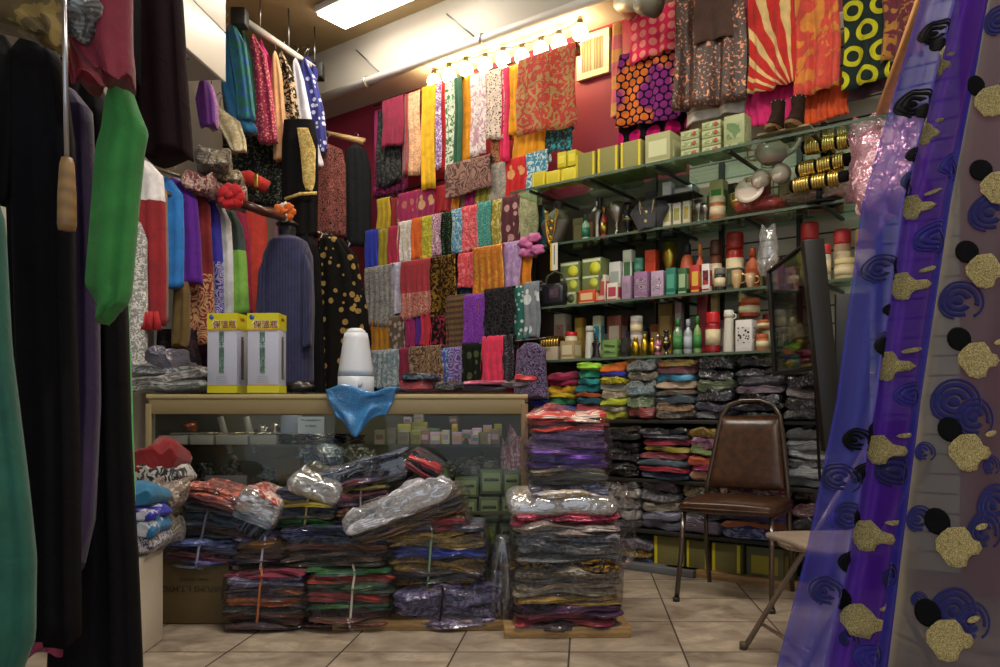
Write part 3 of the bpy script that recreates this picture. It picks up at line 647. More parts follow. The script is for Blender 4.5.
ITEMS = '''
plainbox|532|545|172|A|.0|hard:c8b828|hard:e8d030|bright yellow small box at the low end of the top shelf|box
plainbox|546|560|171|A|.0|hard:cfc030|hard:e8d030|second bright yellow small box from the low end of the top shelf|box
plainbox|561|576|168|A|.0|hard:d4c838|hard:e8d030|third bright yellow small box, beside the khaki cartons|box
plainbox|575|595|153|A|.02|card:8c8848|hard:dcc820|khaki carton with yellow edges beside the small yellow boxes|carton
plainbox|597|618|147|A|.02|card:8e8a50|hard:dcc820|khaki carton with yellow edges, second along the top shelf|carton
plainbox|620|641|141|A|.02|card:949058|hard:dcc820|khaki carton with yellow edges, next to the pale printed one|carton
box|643|672|133|A|.02|card:a8a878|hard:c8cc9c|pale green grey carton with a printed line on the top shelf|carton
box|722|746|115|A|.0|hard:98a070|flor:a8b088:6a8858:12|tall green leaf patterned box beside the pink cloth|box
figure|536|546|206|B|.1|gloss:2c6a80|hard:3a3020|blue glass figurine behind the gold necklace stand|figurine
bottle|580|588|214|B|.03|gloss:a8c8b0|hard:2c6c50|small green bottle beside the gold necklace stand|bottle
figure|587|600|196|B|.12|metal:a8a098|metal:807050|silver winged figurine on the upper glass shelf|figurine
bottle|599|606|206|B|.05|gloss:a02020|metal:b8904a|thin red bottle beside the silver figurine|bottle
goblet|606|621|201|B|.02|metal:b8b4a8|metal:b89860|silver stemmed goblet beside the black vase|goblet
vase|620|631|203|B|.04|gloss:16161c|metal:b89860|black vase with gold trim beside the grey necklace bust|vase
box|662|671|204|B|.02|hard:d8d4c0|flor:9aa870:d8b040:60|white perfume box with green label, nearest the necklace bust|box
box|672|681|203|B|.02|hard:d4d0bc|flor:9aa870:d8b040:60|white perfume box with green label, middle of three|box
box|682|690|201|B|.02|hard:d0ccb8|flor:a0a878:d8b040:60|white perfume box with green label, beside the silver cup|box
goblet|692|702|200|B|.04|metal:b4b2ac|metal:b4b2ac|short silver cup beside the white perfume boxes|goblet
goblet|700|708|203|B|.02|metal:a8a49c|metal:a8a49c|tiny silver cup beside the green box|goblet
box|708|724|180|B|.05|hard:b4ba7c|hard:3c8c3c|pale green box with bright green base on the second shelf|box
jar|707|723|196|B|.0|hard:a85c38|hard:d4c8a0|low terracotta jar with cream lid in front of the green box|jar
vase|728|744|184|B|.02|metal:b09448|metal:d0b878|ornate gold trophy vase beside the tea set|vase
box|742|766|176|B|.14|hard:b03020|hard:a04028|red carton behind the tea plate|carton
box|806|840|158|B|.16|hard:b83418|hard:a03c20|orange red carton behind the bangle stands|carton
flatbox|560|579|262|C2|.02|hard:6c7848|hard:c8c830|green soap box with yellow disc, top of the pile beside the handbag|soap box
flatbox|582|601|258|C2|.02|hard:6c7848|hard:c8c830|green soap box with yellow disc, top of the second pile|soap box
flatbox|560|579|277|C1|.02|hard:707c4c|hard:b8c040|green soap box, second in the pile beside the handbag|soap box
flatbox|582|599|275|C1|.02|hard:707c4c|hard:b8c040|green soap box, second in the pile behind the white cards|soap box
flatbox|560|576|292|C|.02|hard:98a068|hard:404a30|green soap box at the bottom beside the handbag|soap box
box|577|596|290|C|.0|hard:cc4c20|hard:e8c090|row of small orange boxes at the front of the third shelf|box
box|597|606|275|C|.04|hard:d8c8b8|hard:c04848|white card box with a red print on the third shelf|box
box|606|618|283|C|.0|hard:dcd4c4|hard:b03c50|cream box with red scalloped edge on the third shelf|box
box|608|621|262|C|.1|hard:c8c8c4|hard:9ca4a0|plain white grey box behind the scalloped one|box
box|622|632|250|C|.12|hard:d0d0c0|hard:406840|tall white and green framed box on the third shelf|box
box|621|631|276|C|.02|hard:a888a8|rings:c8b8c8:6c3060:30|lilac henna box nearest the cream one|box
box|633|648|272|C|.02|hard:9a6c98|rings:c8b8c8:5c2450:30|purple henna box with a peacock print, middle of three|box
box|650|664|271|C|.02|hard:b89cb8|rings:e0d0e0:6c3060:30|mauve henna box beside the teal one|box
jar|632|642|258|C|.14|hard:506c60|hard:58a088|teal lidded jar behind the purple henna boxes|jar
box|644|656|250|C|.14|hard:c83c18|hard:b83410|vivid orange box standing behind the purple henna boxes|box
goblet|660|674|242|C|.14|metal:b8a040|metal:d8c050|gilded ornament with yellow flower on the third shelf|ornament
box|665|676|268|C|.01|hard:207060|hard:50a088|teal box on the third shelf|box
box|677|687|268|C|.01|hard:285c30|hard:a0b890|dark green box beside the teal one|box
round|677|692|243|C|.13|hard:b8502c|hard:18181c|round orange jar with black cap|jar
bottle|694|703|243|C|.13|hard:c0582c|hard:c87848|slim orange bottle behind the red box|bottle
box|690|700|265|C|.01|hard:b82424|hard:d8b040|red box beside the white hair dye box|box
box|701|710|264|C|.0|hard:e0dcd8|flor:c03040:2c1814:40|white and red hair dye box with a portrait|box
jar|712|724|268|C|.0|gloss:2c2c28|hard:6c6c64|round dark tin beside the hair dye box|tin
jar|708|720|240|C|.16|hard:6c3418|hard:4a2010|brown jar standing behind the dark tin|jar
jar|723|741|232|C|.14|gloss:a82018|hard:902010|tall red jar on the third shelf|jar
box|725|741|268|C|.01|hard:2c3428|hard:485840|dark olive box in front of the tall red jar|box
bottle|743|758|247|C|.1|hard:b05428|hard:98401c|big terracotta bottle behind the cups|bottle
cup|728|741|270|C|-.03|gloss:b89868|metal:c8a878|beige cup nearest the dark olive box|cup
cup|742|755|273|C|-.03|gloss:c0a078|metal:c8a878|beige cup with a printed flower, beside the terracotta bottle|cup
jar|798|817|222|C|.14|hard:a89878|hard:b02828|big jar with red lid behind the black framed mirror|jar
jar|818|830|244|C|.02|hard:c0b8a0|hard:b83030|small white jar with red lid beside the mirror edge|jar
jar|831|850|229|C|.1|hard:a8886c|hard:b02c30|tall brown jar with red lid beside the basket|jar
jar|831|855|258|C|.0|hard:c8b484|hard:d8c890|low cream tub in front of the brown jar|tub
jar|852|874|228|C|.06|lace:a07840:6c4c20:60|hard:b08c50|tan woven basket beside the violet curtain|basket
tray|538|557|338|D|.0|hard:b8a890|metal:b09048|tray with a row of gold bangles at the low end of the fourth shelf|tray
box|559|575|341|D|.0|card:a8946c|hard:d0c4a0|small tan box with a red cap on it, on the fourth shelf|box
box|553|566|314|D|.16|hard:c0b0a0|rings:c0b0a0:b04c50:16|cream box with a pink swirl print behind the bangle tray|box
box|574|583|318|D|.16|hard:a87c28|hard:c8a050|mustard box behind the white bottle|box
tallbottle|583|592|326|D|.04|gloss:c8c8c0|hard:b8b8b0|white bottle beside the dark figurine|bottle
figure|588|599|336|D|.0|gloss:1c1414|hard:2a2020|dark round figurine in front of the white bottle|figurine
box|601|618|340|D|.0|hard:6c9048|lay:88a860:3c5828:200|stack of small green packets on the fourth shelf|packets
box|592|601|316|D|.12|hard:c0c0a0|hard:3c88a0|tilted yellow and teal booklet behind the dark figurine|box
box|606|622|316|D|.17|hard:8c4840|hard:c0a898|red and cream box behind the green packets|box
box|620|628|338|D|.0|hard:1c1c1a|hard:302c28|black box beside the green packets|box
jar|628|640|334|D1|.06|hard:b8a898|hard:d8c8c0|striped jar, lower of the stacked pair on the fourth shelf|jar
jar|628|640|316|D2|.06|hard:b0a090|hard:d8d0c8|striped jar on top of its twin on the fourth shelf|jar
round|630|638|337|D|-.01|metal:b89828|metal:d0b048|gold perfume bottle nearest the black box|perfume bottle
round|639|647|334|D|-.01|metal:c0a030|metal:d8c060|tent shaped gold perfume bottle, middle of the gold group|perfume bottle
round|648|654|338|D|-.01|metal:a88828|metal:d0b048|small gold perfume bottle beside the pink one|perfume bottle
bottle|653|660|335|D|-.01|gloss:b06880|metal:d0a0a0|pink perfume bottle on the fourth shelf|perfume bottle
vase|660|669|330|D|.02|gloss:181414|metal:b89448|black and gold ornate perfume bottle|perfume bottle
box|657|673|304|D|.18|card:6c5024|hard:8c6c38|tall brown box behind the black perfume bottle|box
box|674|682|300|D|.18|hard:8c6870|hard:a89090|thin mauve box at the back of the fourth shelf|box
bottle|671|681|318|D|.01|gloss:6c9068|hard:3c8040|green capped lotion bottle nearest the perfume bottles|bottle
bottle|682|691|319|D|.01|gloss:98a0a8|hard:a8b0b8|clear grey lotion bottle between the two green capped ones|bottle
bottle|692|700|316|D|.01|gloss:78a058|hard:308038|green capped lotion bottle beside the red canister|bottle
box|696|708|296|D|.18|hard:701828|hard:8c2438|maroon box at the back of the fourth shelf|box
box|710|718|296|D|.18|hard:988050|hard:a89060|khaki box behind the white flask|box
jar|703|718|312|D|.02|gloss:981820|gloss:c01c20|red canister with a bright red lid|canister
tallbottle|721|733|310|D|.02|gloss:c8c4b8|hard:d8d4c8|tall white flask with a ring handle|flask
box|734|753|320|D|.0|hard:d8d4d0|spots:d8d4d0:302820:50|white display box with rows of small rings|box
jar|735|757|298|D3|.08|hard:a84020|hard:c8683c|low red bowl shaped tin on the white display box|tin
box|738|745|288|D4|.08|hard:b8b078|hard:c8c090|small cream box on top of the red tin|box
jar|754|767|334|D1|.0|hard:b87040|hard:b05830|orange jar, lower of the pair beside the mirror|jar
jar|755|768|320|D5|.0|hard:b87848|hard:a85c38|orange jar, upper of the pair beside the mirror|jar
'''
ZM = {'A': lambda *a: ZA, 'B': lambda *a: ZB, 'C': lambda *a: ZC, 'D': lambda *a: ZD}
ZO = {'C1': ZC+.075, 'C2': ZC+.152, 'D1': ZD, 'D2': ZD+.125, 'D3': ZD+.2, 'D4': ZD+.285, 'D5': ZD+.12}
GR = {'A': 'goods on the top glass shelf', 'B': 'goods on the second glass shelf', 'C': 'goods on the third glass shelf', 'D': 'goods on the fourth glass shelf'}
for i, l in enumerate(ITEMS.strip().split('\n')):
    k, x0, x1, yt, sh, n, c1, c2, lb, cat = l.split('|')
    zb = ZO.get(sh) or ZM[sh](); x0, x1, yt, n = float(x0), float(x1), float(yt), float(n)+.02-(.2 if sh == 'A' else 0)
    if sh in ('C1', 'C2', 'D2', 'D3', 'D4', 'D5'):   # stacked: find the height from the piece's own top row
        pass
    item(k, x0, x1, yt, zb, n, c1, c2, lb, cat, GR[sh[0]], dep=(.22 if 'carton' in cat and sh == 'A' else None), seed=i)
# goods standing behind the front rows
FRONT = [l.split('|') for l in ITEMS.strip().split('\n')]
BACK = [(k, c1, c2, nm) for k, c1, c2, nm in (
 ('box','hard:7c6c40','hard:a8986c','ochre box'), ('box','hard:5c1c24','hard:a8804c','wine red box'), ('jar','hard:6c4428','hard:8c2020','brown lidded jar'), ('box','hard:34504c','hard:a8b8a0','dusky green box'),
 ('bottle','gloss:4c3420','metal:a08040','amber bottle'), ('box','hard:b8b0a0','hard:704858','off white box'), ('box','hard:3c3468','hard:9890b0','indigo box'), ('tallbottle','gloss:a8a49c','hard:403c38','pale flask'),
 ('box','hard:8c4c28','hard:c8a070','rusty box'), ('jar','hard:988c78','hard:2c4c60','grey jar with blue lid'), ('box','hard:20241c','hard:787c50','blackish box'), ('round','metal:8c7438','metal:b09850','brass bottle'), ('box','hard:a0788c','hard:d0b8c4','dull pink box'))]
rg = random.Random(3); bi = 0
for sh, nn, zz, x_0, x_1 in (('B', .235, ZB, 572, 796), ('C', .25, ZC, 560, 800), ('D', .25, ZD, 566, 800)):
    fr_ = [f for f in FRONT if f[4][0] == sh and float(f[5]) < .12]; x = x_0
    while x < x_1:
        wpx = rg.uniform(10, 17); k, c1, c2, nm = BACK[bi % 13]; bi += 1
        near = min(fr_, key=lambda f: abs((float(f[1])+float(f[2]))/2-x-wpx/2))
        hh = rg.uniform(.13, .26); cx = x+wpx/2; yt = HZ-(zz+hh-CH)*F/YS(cx, nn)
        fl = near[8]
        for cut in (' on the ', ' beside ', ' behind ', ',', ' with ', ' nearest ', ' between ', ' at ', ' in ', ' on top '): fl = fl.split(cut)[0]
        item(k, x, x+wpx, yt, zz, nn, c1, c2, '%s at the back, behind the %s' % (nm, fl), {'box': 'box', 'jar': 'jar', 'bottle': 'bottle', 'tallbottle': 'flask', 'round': 'bottle'}[k], GR[sh], seed=bi)
        x += wpx+rg.uniform(1, 4)
# upper layer of small yellow boxes and the stacked green packets on the top shelf
def stackbox(x0, x1, ybot, ytop, n, d, c1, c2, label, cat, zb=None, group=None):
    cx = (x0+x1)/2; s = S(cx, n); z0 = ZS(cx, ybot, n) if zb is None else zb; z1 = ZS(cx, ytop, n); w_ = (S(x1, n)-S(x0, n))*.93
    t = thing(cat.replace(' ', '_'), label, cat, DW(s, n+d/2, z0), AW, group); h = z1-z0
    MB().box((0, 0, h/2), (w_, d, h), 0, .002).obj('body', M(c1), t)
    MB().box((0, -d/2-.0008, h/2), (w_*.7, .0012, h*.5)).obj('label_panel', M(c2), t)
    return t
zt = ZA+.125
for i, (a, b) in enumerate(((557, 566), (567, 576))): stackbox(a, b, 0, 152+(-2 if i else 0), -.17, .09, 'hard:c8bc30', 'hard:e4d440', ['yellow green box on the small yellow boxes, beside the sky blue scarf', 'yellow box on the small yellow boxes, beside the khaki cartons'][i], 'box', ZA+.1, 'small yellow boxes on the top shelf')
for k in range(2): stackbox(682, 700, 0, 0, .03, .16, 'hard:a0a870', 'hard:c0c898', 'x', 'box', 0) if False else None
for c, (a, b, nk, yT) in enumerate(((680, 699, 3, 130), (701, 721, 4, 121))):
    zTop = ZS((a+b)/2, yT, -.16); hh = (zTop-ZA)/nk
    for k in range(nk):
        s = S((a+b)/2, -.16); w_ = (S(b, -.16)-S(a, -.16))*.94
        t = thing('soap_box', 'green soap box, %s from bottom in the %s pile beside the leaf patterned box' % (noun(k), ['shorter', 'taller'][c]), 'soap box', DW(s, -.08, ZA+.001+k*hh), AW, 'green soap boxes on the top shelf')
        MB().box((0, 0, hh*.49), (w_, .16, hh*.94), 0, .002).obj('body', M('hard:a4a87c'), t)
        MB().box((0, -.081, hh*.5), (w_*.86, .0015, hh*.4)).obj('label_panel', M('flor:7c9858:c8c898:50'), t)
        MB().lathe([(0, 0), (.012, 0), (.012, .001), (0, .001)], n=10, T=Matrix.Translation((w_*.25, -.0822, hh*.5)) @ Matrix.Rotation(PI/2, 4, 'X')).obj('round_mark', M('hard:a04830'), t)
# red cap on the tan box, strip tag, plates
t = item('jar', 563, 574, 332, ZD+.085, .03, 'hard:c8c0b0', 'gloss:c01818', 'red capped pot standing on the small tan box', 'pot', GR['D'])
def bust(px, n, ytop, zb, label, col, gold, seed=0, tagstrip=False, wide=.15):
    s = S(px, n); h = ZS(px, ytop, n)-zb
    t = thing('necklace_display', label, 'necklace display', DW(s, n+.05, zb), AW, 'necklace displays on the second shelf')
    ringbody([(h, -.035, .035, .01, .03), (h*.82, -.03, .03, .01, .025), (h*.7, -wide*.75, wide*.75, .0, .035), (h*.5, -wide, wide, -.02, .04), (h*.05, -wide*.5, wide*.5, -.03, .05), (0, -wide*.45, wide*.45, -.03, .05)], 2, .02, seed).obj('bust', M(col), t)
    for k, dz in enumerate((.18, .42) if not tagstrip else (.12, .3, .5, .62)):
        pts = [(wide*.35*math.cos(a), -.05-.01*k, h*.76+min(0, math.sin(a))*h*(dz+.12)) for a in [PI+PI*i/18 for i in range(19)]]
        m = MB().tube(pts, .0028, 5)
        for p_ in pts[2:-2:(2 if not tagstrip else 1)]: m.lathe([(0, -.006), (.006, 0), (0, .006)], p_, 6)
        m.obj('necklace', M(gold), t)
        MB().lathe([(0, -.02), (.014, -.006), (.012, .008), (0, .012)], (0, -.058-.01*k, h*.76-h*(dz+.14)), 10).obj('pendant', M(gold), t)
    return t
bust(553, -.02, 200, ZB, 'necklace display crowded with gold beads beside the sage scarf', 'hard:3c3428', 'metal:c8a040', 1, True, .11)
bust(647, .0, 190, ZB, 'dark grey necklace bust with a gold chain necklace', 'plain:3a3a3e', 'metal:d8c090', 2, False, .13)
t = thing('price_tag', 'yellow edged white strip hanging below the gold beaded display', 'price tag', DW(S(554, -.06), -.06, ZS(554, 243, -.06)), AW)
MB().box((0, 0, -.085), (.055, .003, .17)).obj('card', M('hard:d8d4c4'), t)
MB().box((-.02, -.0022, -.085), (.012, .0014, .17)).obj('edge_stripe', M('hard:c8a820'), t)
MB().box((.004, -.0022, -.075), (.006, .0012, .12)).obj('printed_line', M('hard:404850'), t)
for i, (px, z_, rr) in enumerate(((606, .30, .12), (625, .33, .12))):
    tag(MB().lathe([(0, 0), (rr*.5, 0), (rr, .018), (rr, .023), (rr*.5, .008), (0, .008)], n=28).obj('plate', M('gloss:d8d4c8'), loc=DW(S(px, .18), .18, ZB+z_-.0), rz=AW), ['white plate lying over the silver goblet', 'upper white plate lying beside the necklace bust'][i], 'plate', 'white plates on the second shelf')
stackbox(604, 628, 0, 206, .2, .1, 'hard:5a5046', 'hard:6a6054', 'grey brown box under the two white plates', 'box', ZB+.001)
# silver box over the perfume boxes
t = thing('display_stand', 'thin black wire stand over the white perfume boxes', 'stand', DW(S(677, .03), .05, ZB), AW)
for sx in (-.11, .11): MB().tube([(sx, -.06, 0), (sx, -.06, .17), (sx, .08, .17), (sx, .08, 0)], .004, 6).obj('leg', DK, t)
MB().box((0, .01, .174), (.24, .16, .006)).obj('top', DK, t)
stackbox(662, 671, 0, 182, .02, .06, 'hard:c4c6c8', 'hard:d0d2d4', 'white box on the black wire stand, nearest the bust', 'box', ZB+.178)
stackbox(672, 693, 0, 186, .04, .1, 'metal:9aa0a8', 'metal:a8adb4', 'silver wrapped box on the black wire stand', 'box', ZB+.178)
stackbox(695, 707, 0, 196, .12, .08, 'hard:a8a480', 'hard:b8b490', 'pale olive box behind the silver cup', 'box', ZB+.001)
# ---- tea set on a wire stand
n = .0; sx = S(768, n); wz = M('gloss:cfc0b0'); wg = M('metal:b89860')
st = thing('tea_set_stand', 'gold wire stand holding the white tea set', 'stand', DW(sx, n+.06, ZB), AW)
MB().tube([(-.12, .02, 0), (.12, .02, 0)], .004, 6).tube([(0, .02, 0), (0, .02, .27)], .004, 6).ring((0, 0, .26), .055, .003, 'z', 18).obj('frame', wg, st)
tp = thing('teapot', 'white and gold teapot on top of the wire stand', 'teapot', DW(sx, n+.06, ZB+.265), AW)
MB().lathe([(0, 0), (.045, 0), (.085, .04), (.09, .07), (.075, .1), (.05, .112), (0, .112)], n=24).obj('body', wz, tp)
MB().lathe([(0, .11), (.055, .112), (.05, .13), (.02, .145), (.012, .16), (0, .165)], n=20).obj('lid', wz, tp)
MB().tube([(.08, 0, .04), (.125, 0, .06), (.15, 0, .11)], [.018, .012, .008], 10).obj('spout', wz, tp)
MB().tube([(-.08, 0, .09), (-.13, 0, .1), (-.135, 0, .05), (-.085, 0, .035)], .006, 8).obj('handle', wg, tp)
for k, (dx, dz, lb) in enumerate(((-.045, .14, 'white teacup hanging from the stand, over the plate'), (.06, .15, 'white teacup hanging from the stand, beside the bangles'))):
    c = thing('teacup', lb, 'teacup', DW(sx+dx, n-.05, ZB+dz), AW, 'teacups on the wire stand', rot=(-.9, .2, AW))
    MB().lathe([(0, 0), (.02, 0), (.024, .008), (.045, .035), (.052, .075), (.049, .075), (.04, .035), (0, .012)], n=20).obj('bowl', wz, c)
    MB().ring((-.055, 0, .045), .02, .004, 'y', 14).obj('handle', wg, c)
tag(MB().lathe([(0, 0), (.045, 0), (.078, .016), (.08, .019), (.045, .007), (0, .007)], n=28).obj('saucer', wz, loc=DW(sx-.09, n-.01, ZB+.12), rot=(1.25, 0, AW)), 'white and gold saucer standing on edge under the teapot', 'saucer')
# ---- bangle stands
for k, (yl, yr, xa, xb) in enumerate(((148, 139, 802, 858), (171, 158, 796, 854), (187, 176, 790, 850))):
    n = -.03+.0*k; a = DW(S(xa, n), n, ZS(xa, yl, n)); b = DW(S(xb, n), n, ZS(xb, yr, n)); d = b-a; Ln = d.length
    t = thing('bangle_roll', 'black velvet roll with gold bangles, %s of the three beside the tea set' % ['uppermost', 'middle', 'lowest'][k], 'bangle roll', a, 0, 'bangle rolls by the pink net bag')
    MB().tube([(0,0,0), tuple(d*.03), tuple(d*.97), tuple(d)], [.02, .032, .032, .02], 16).obj('roll', M('plain:141210'), t)
    dn = d.normalized(); q = dn.to_track_quat('Z', 'Y').to_matrix().to_4x4()
    for j in range(17):
        f = .1+.72*j/16
        if j in (6, 12): continue
        m = MB().ring((0, 0, 0), .036, .0065, 'z', 18, k=6, T=Matrix.Translation(d*f) @ q); m.obj('bangle', M('metal:e0c878'), t)
    MB().tube([tuple(d*.5+Vector((0, 0, -.03))), tuple(d*.5+Vector((.0, .02, -.11)))], .014, 8).obj('stem', M('plain:141210'), t)
t = thing('bangle_stand', 'black post stand behind the bangle rolls', 'stand', DW(S(824, .04), .04, ZB), AW)
MB().lathe([(0, 0), (.09, 0), (.09, .012), (.02, .02), (0, .02)], n=20).obj('base', M('plain:141210'), t)
MB().box((0, 0, .22), (.03, .03, .4), 0, .004).obj('post', M('plain:141210'), t)
# ---- shoes on the top shelf riser
n = -.2; sx = S(783, n)
rs = thing('shoe_riser', 'beige display riser under the pair of heels', 'riser', DW(sx, n+.06, ZA), AW)
MB().box((0, 0, .03), (.26, .14, .012), 0, .004).obj('top', M('plain:8c7c58'), rs); MB().box((0, 0, .012), (.06, .1, .024)).obj('foot', M('hard:4a4030'), rs)
for k, dx in enumerate((-.05, .05)):
    t = thing('shoe', ['brown platform heel shoe, farther along the riser from the curtain', 'brown platform heel shoe, nearer the curtain on the riser'][k], 'shoe', DW(sx+dx, n+.05, ZA+.038), AW, 'brown heels on the top shelf')
    ringbody([(.17, -.035, .035, .03, .04), (.12, -.03, .03, .03, .04), (.06, -.034, .034, .0, .06), (.03, -.036, .036, -.02, .085), (.012, -.034, .034, -.03, .09)], 2, .03, k).obj('upper', M('plain:2c1c14'), t)
    ringbody([(.016, -.036, .036, -.03, .095), (.0, -.034, .034, -.03, .092)], 1, 0, k).obj('sole', M('hard:7c5c38'), t)
    MB().tube([(0, .06, .05), (0, .065, 0)], .012, 8).obj('heel', M('hard:1c1410'), t)
    m = MB()
    for j in range(8): a = 2*PI*j/8; m.lathe([(0, -.004), (.004, 0), (0, .004)], (.036*math.cos(a), .03+.042*math.sin(a), .165), 6)
    m.obj('studs', M('metal:c8c0b0'), t)
# ---- black handbag on the third shelf
n = -.02; t = thing('handbag', 'small black handbag at the end of the third glass shelf', 'handbag', DW(S(551, n), n+.05, ZC), AW)
MB().box((0, 0, .075), (.17, .09, .15), 0, .03).obj('body', M('vinyl:14121a:2a2630'), t)
MB().box((.02, -.0465, .08), (.07, .003, .06), 0, .001).obj('printed_patch', M('flor:5a4050:302838:60'), t)
MB().tube([(-.075, 0, .14), (-.06, 0, .2), (0, 0, .225), (.06, 0, .2), (.075, 0, .14)], .008, 8).obj('handle', M('hard:5a6048'), t)
# ---- pink net bag hanging from the slat wall
net = film('pink_net', (.95, .55, .68), .45, .25, 1.0, 30)
def blob_bag(cx, ct, cb, w_, n, d, mat, label, name, cat, seed, k=.18):
    h = ZS(cx, ct, n)-ZS(cx, cb, n)
    o = blob((0, 0, h/2), (w_, d, h), seed, k, nu=36, nv=26).obj(name, mat, loc=DW(S(cx, n), n, ZS(cx, cb, n)), rz=AW); return tag(o, label, cat)
nb = blob_bag(886, 122, 214, .3, -.12, .16, M('lace:e0a0b0:f4dce0:45'), 'pink and white net bag hanging beside the violet curtain', 'net_bag', 'bag', 5, .22)
h = ZS(876, 122, -.12)-ZS(876, 214, -.12)
blob((0, 0, h/2), (.33, .2, h*1.06), 9, .3, nu=30, nv=20).obj('wrapping', net, nb)
tag(blob((0,0,.06), (.28, .16, .1), 6, .2).obj('plastic_bag', M('flor:8c2018:b04030:9', 2), loc=DW(S(760, .1), .1, ZB), rz=AW), 'crumpled red plastic bag under the tea set', 'bag')
tag(blob((0,0,.07), (.5, .2, .13), 16, .2).obj('plastic_bag', film('smoky_film', (.6,.5,.45), .45, .2), loc=DW(S(835, .06), .06, ZB), rz=AW), 'long crumpled clear and red bag lying below the bangle rolls', 'bag')
# bags of net things dangling before the mirror
tag(blob((0,0,.12), (.1, .08, .26), 26, .3).obj('plastic_bag', film('clear_film', (.9,.9,.9), .3, .12), loc=DW(S(768, -.04), -.04, ZC+.06), rz=AW), 'twisted clear plastic bag hanging over the mirror top', 'bag')
for i in range(3):
    tag(MB().box((0,0,.006), (.2, .1, .012), 0, .005).obj('gold_packet', M('metal:b0903c'), loc=DW(S(852, .1), .1+.02*i, 1.03+.04*i), rz=AW+.1*i), 'gold foil packet, %s in the pile beside the black panels' % ['lowest', 'middle', 'uppermost'][i], 'packet', 'gold packets beside the black panels')
# ---- black framed mirror leaning out from the shelves and a black panel behind it
Yn, Yf = 3.55, 4.0
def P(px, py, Y): return Vector((X(px, Y), Y, Z(py, Y)))
q = [P(812, 240, Yn), P(833, 450, Yn), P(775, 374, Yf), P(769, 272, Yf)]
mr = thing('standing_mirror', 'black framed glass door leaning out from the end of the shelves', 'mirror', tuple(q[1]))
o_ = q[1]
def beam(a, b, w_, d_, name, mat, par):
    a, b = a-o_, b-o_; D = (b-a); L = D.length; qd = D.to_track_quat('Z', 'X').to_matrix().to_4x4()
    return MB().box((0, 0, L/2), (w_, d_, L), 0, .003, T=Matrix.Translation(a) @ qd).obj(name, mat, par)
beam(q[0], q[1], .09, .05, 'frame_rail', M('satin:14120f'), mr); beam(q[2], q[3], .02, .03, 'frame_rail', M('satin:14120f'), mr)
beam(q[3], q[0], .012, .03, 'frame_rail', M('satin:14120f'), mr); beam(q[2], q[1]+(q[0]-q[1])*.4, .02, .03, 'frame_rail', M('satin:14120f'), mr)
me = MB().add([tuple(p_-o_) for p_ in (q[0], q[1]+(q[0]-q[1])*.4, q[2], q[3])], [[0, 1, 2, 3]], 0, False); g_ = me.obj('mirror_glass', glass('smoky_glass', (.6, .58, .56), .3), mr); solid(g_, .006)
bp = thing('black_panel', 'tall black panel standing behind the mirror edge', 'panel', (X(852, 3.75), 3.75, Z(455, 3.75)), -.2)
MB().box((0, 0, .38), (.15, .03, .75), 0, .003).obj('board', M('satin:0f0e0d'), bp)
MB().box((0, 0, -.5), (.05, .03, 1.0)).obj('post', M('satin:0f0e0d'), bp)
tag(MB().tube([(0, 0, 0), (.06, .05, 0), tuple(P(820, 482, 3.9)-P(806, 362, 3.9))], .008, 6).obj('strap', M('hard:0f0e0d'), loc=P(806, 362, 3.9)), 'thin black strap hanging between the chair back and the mirror', 'strap')
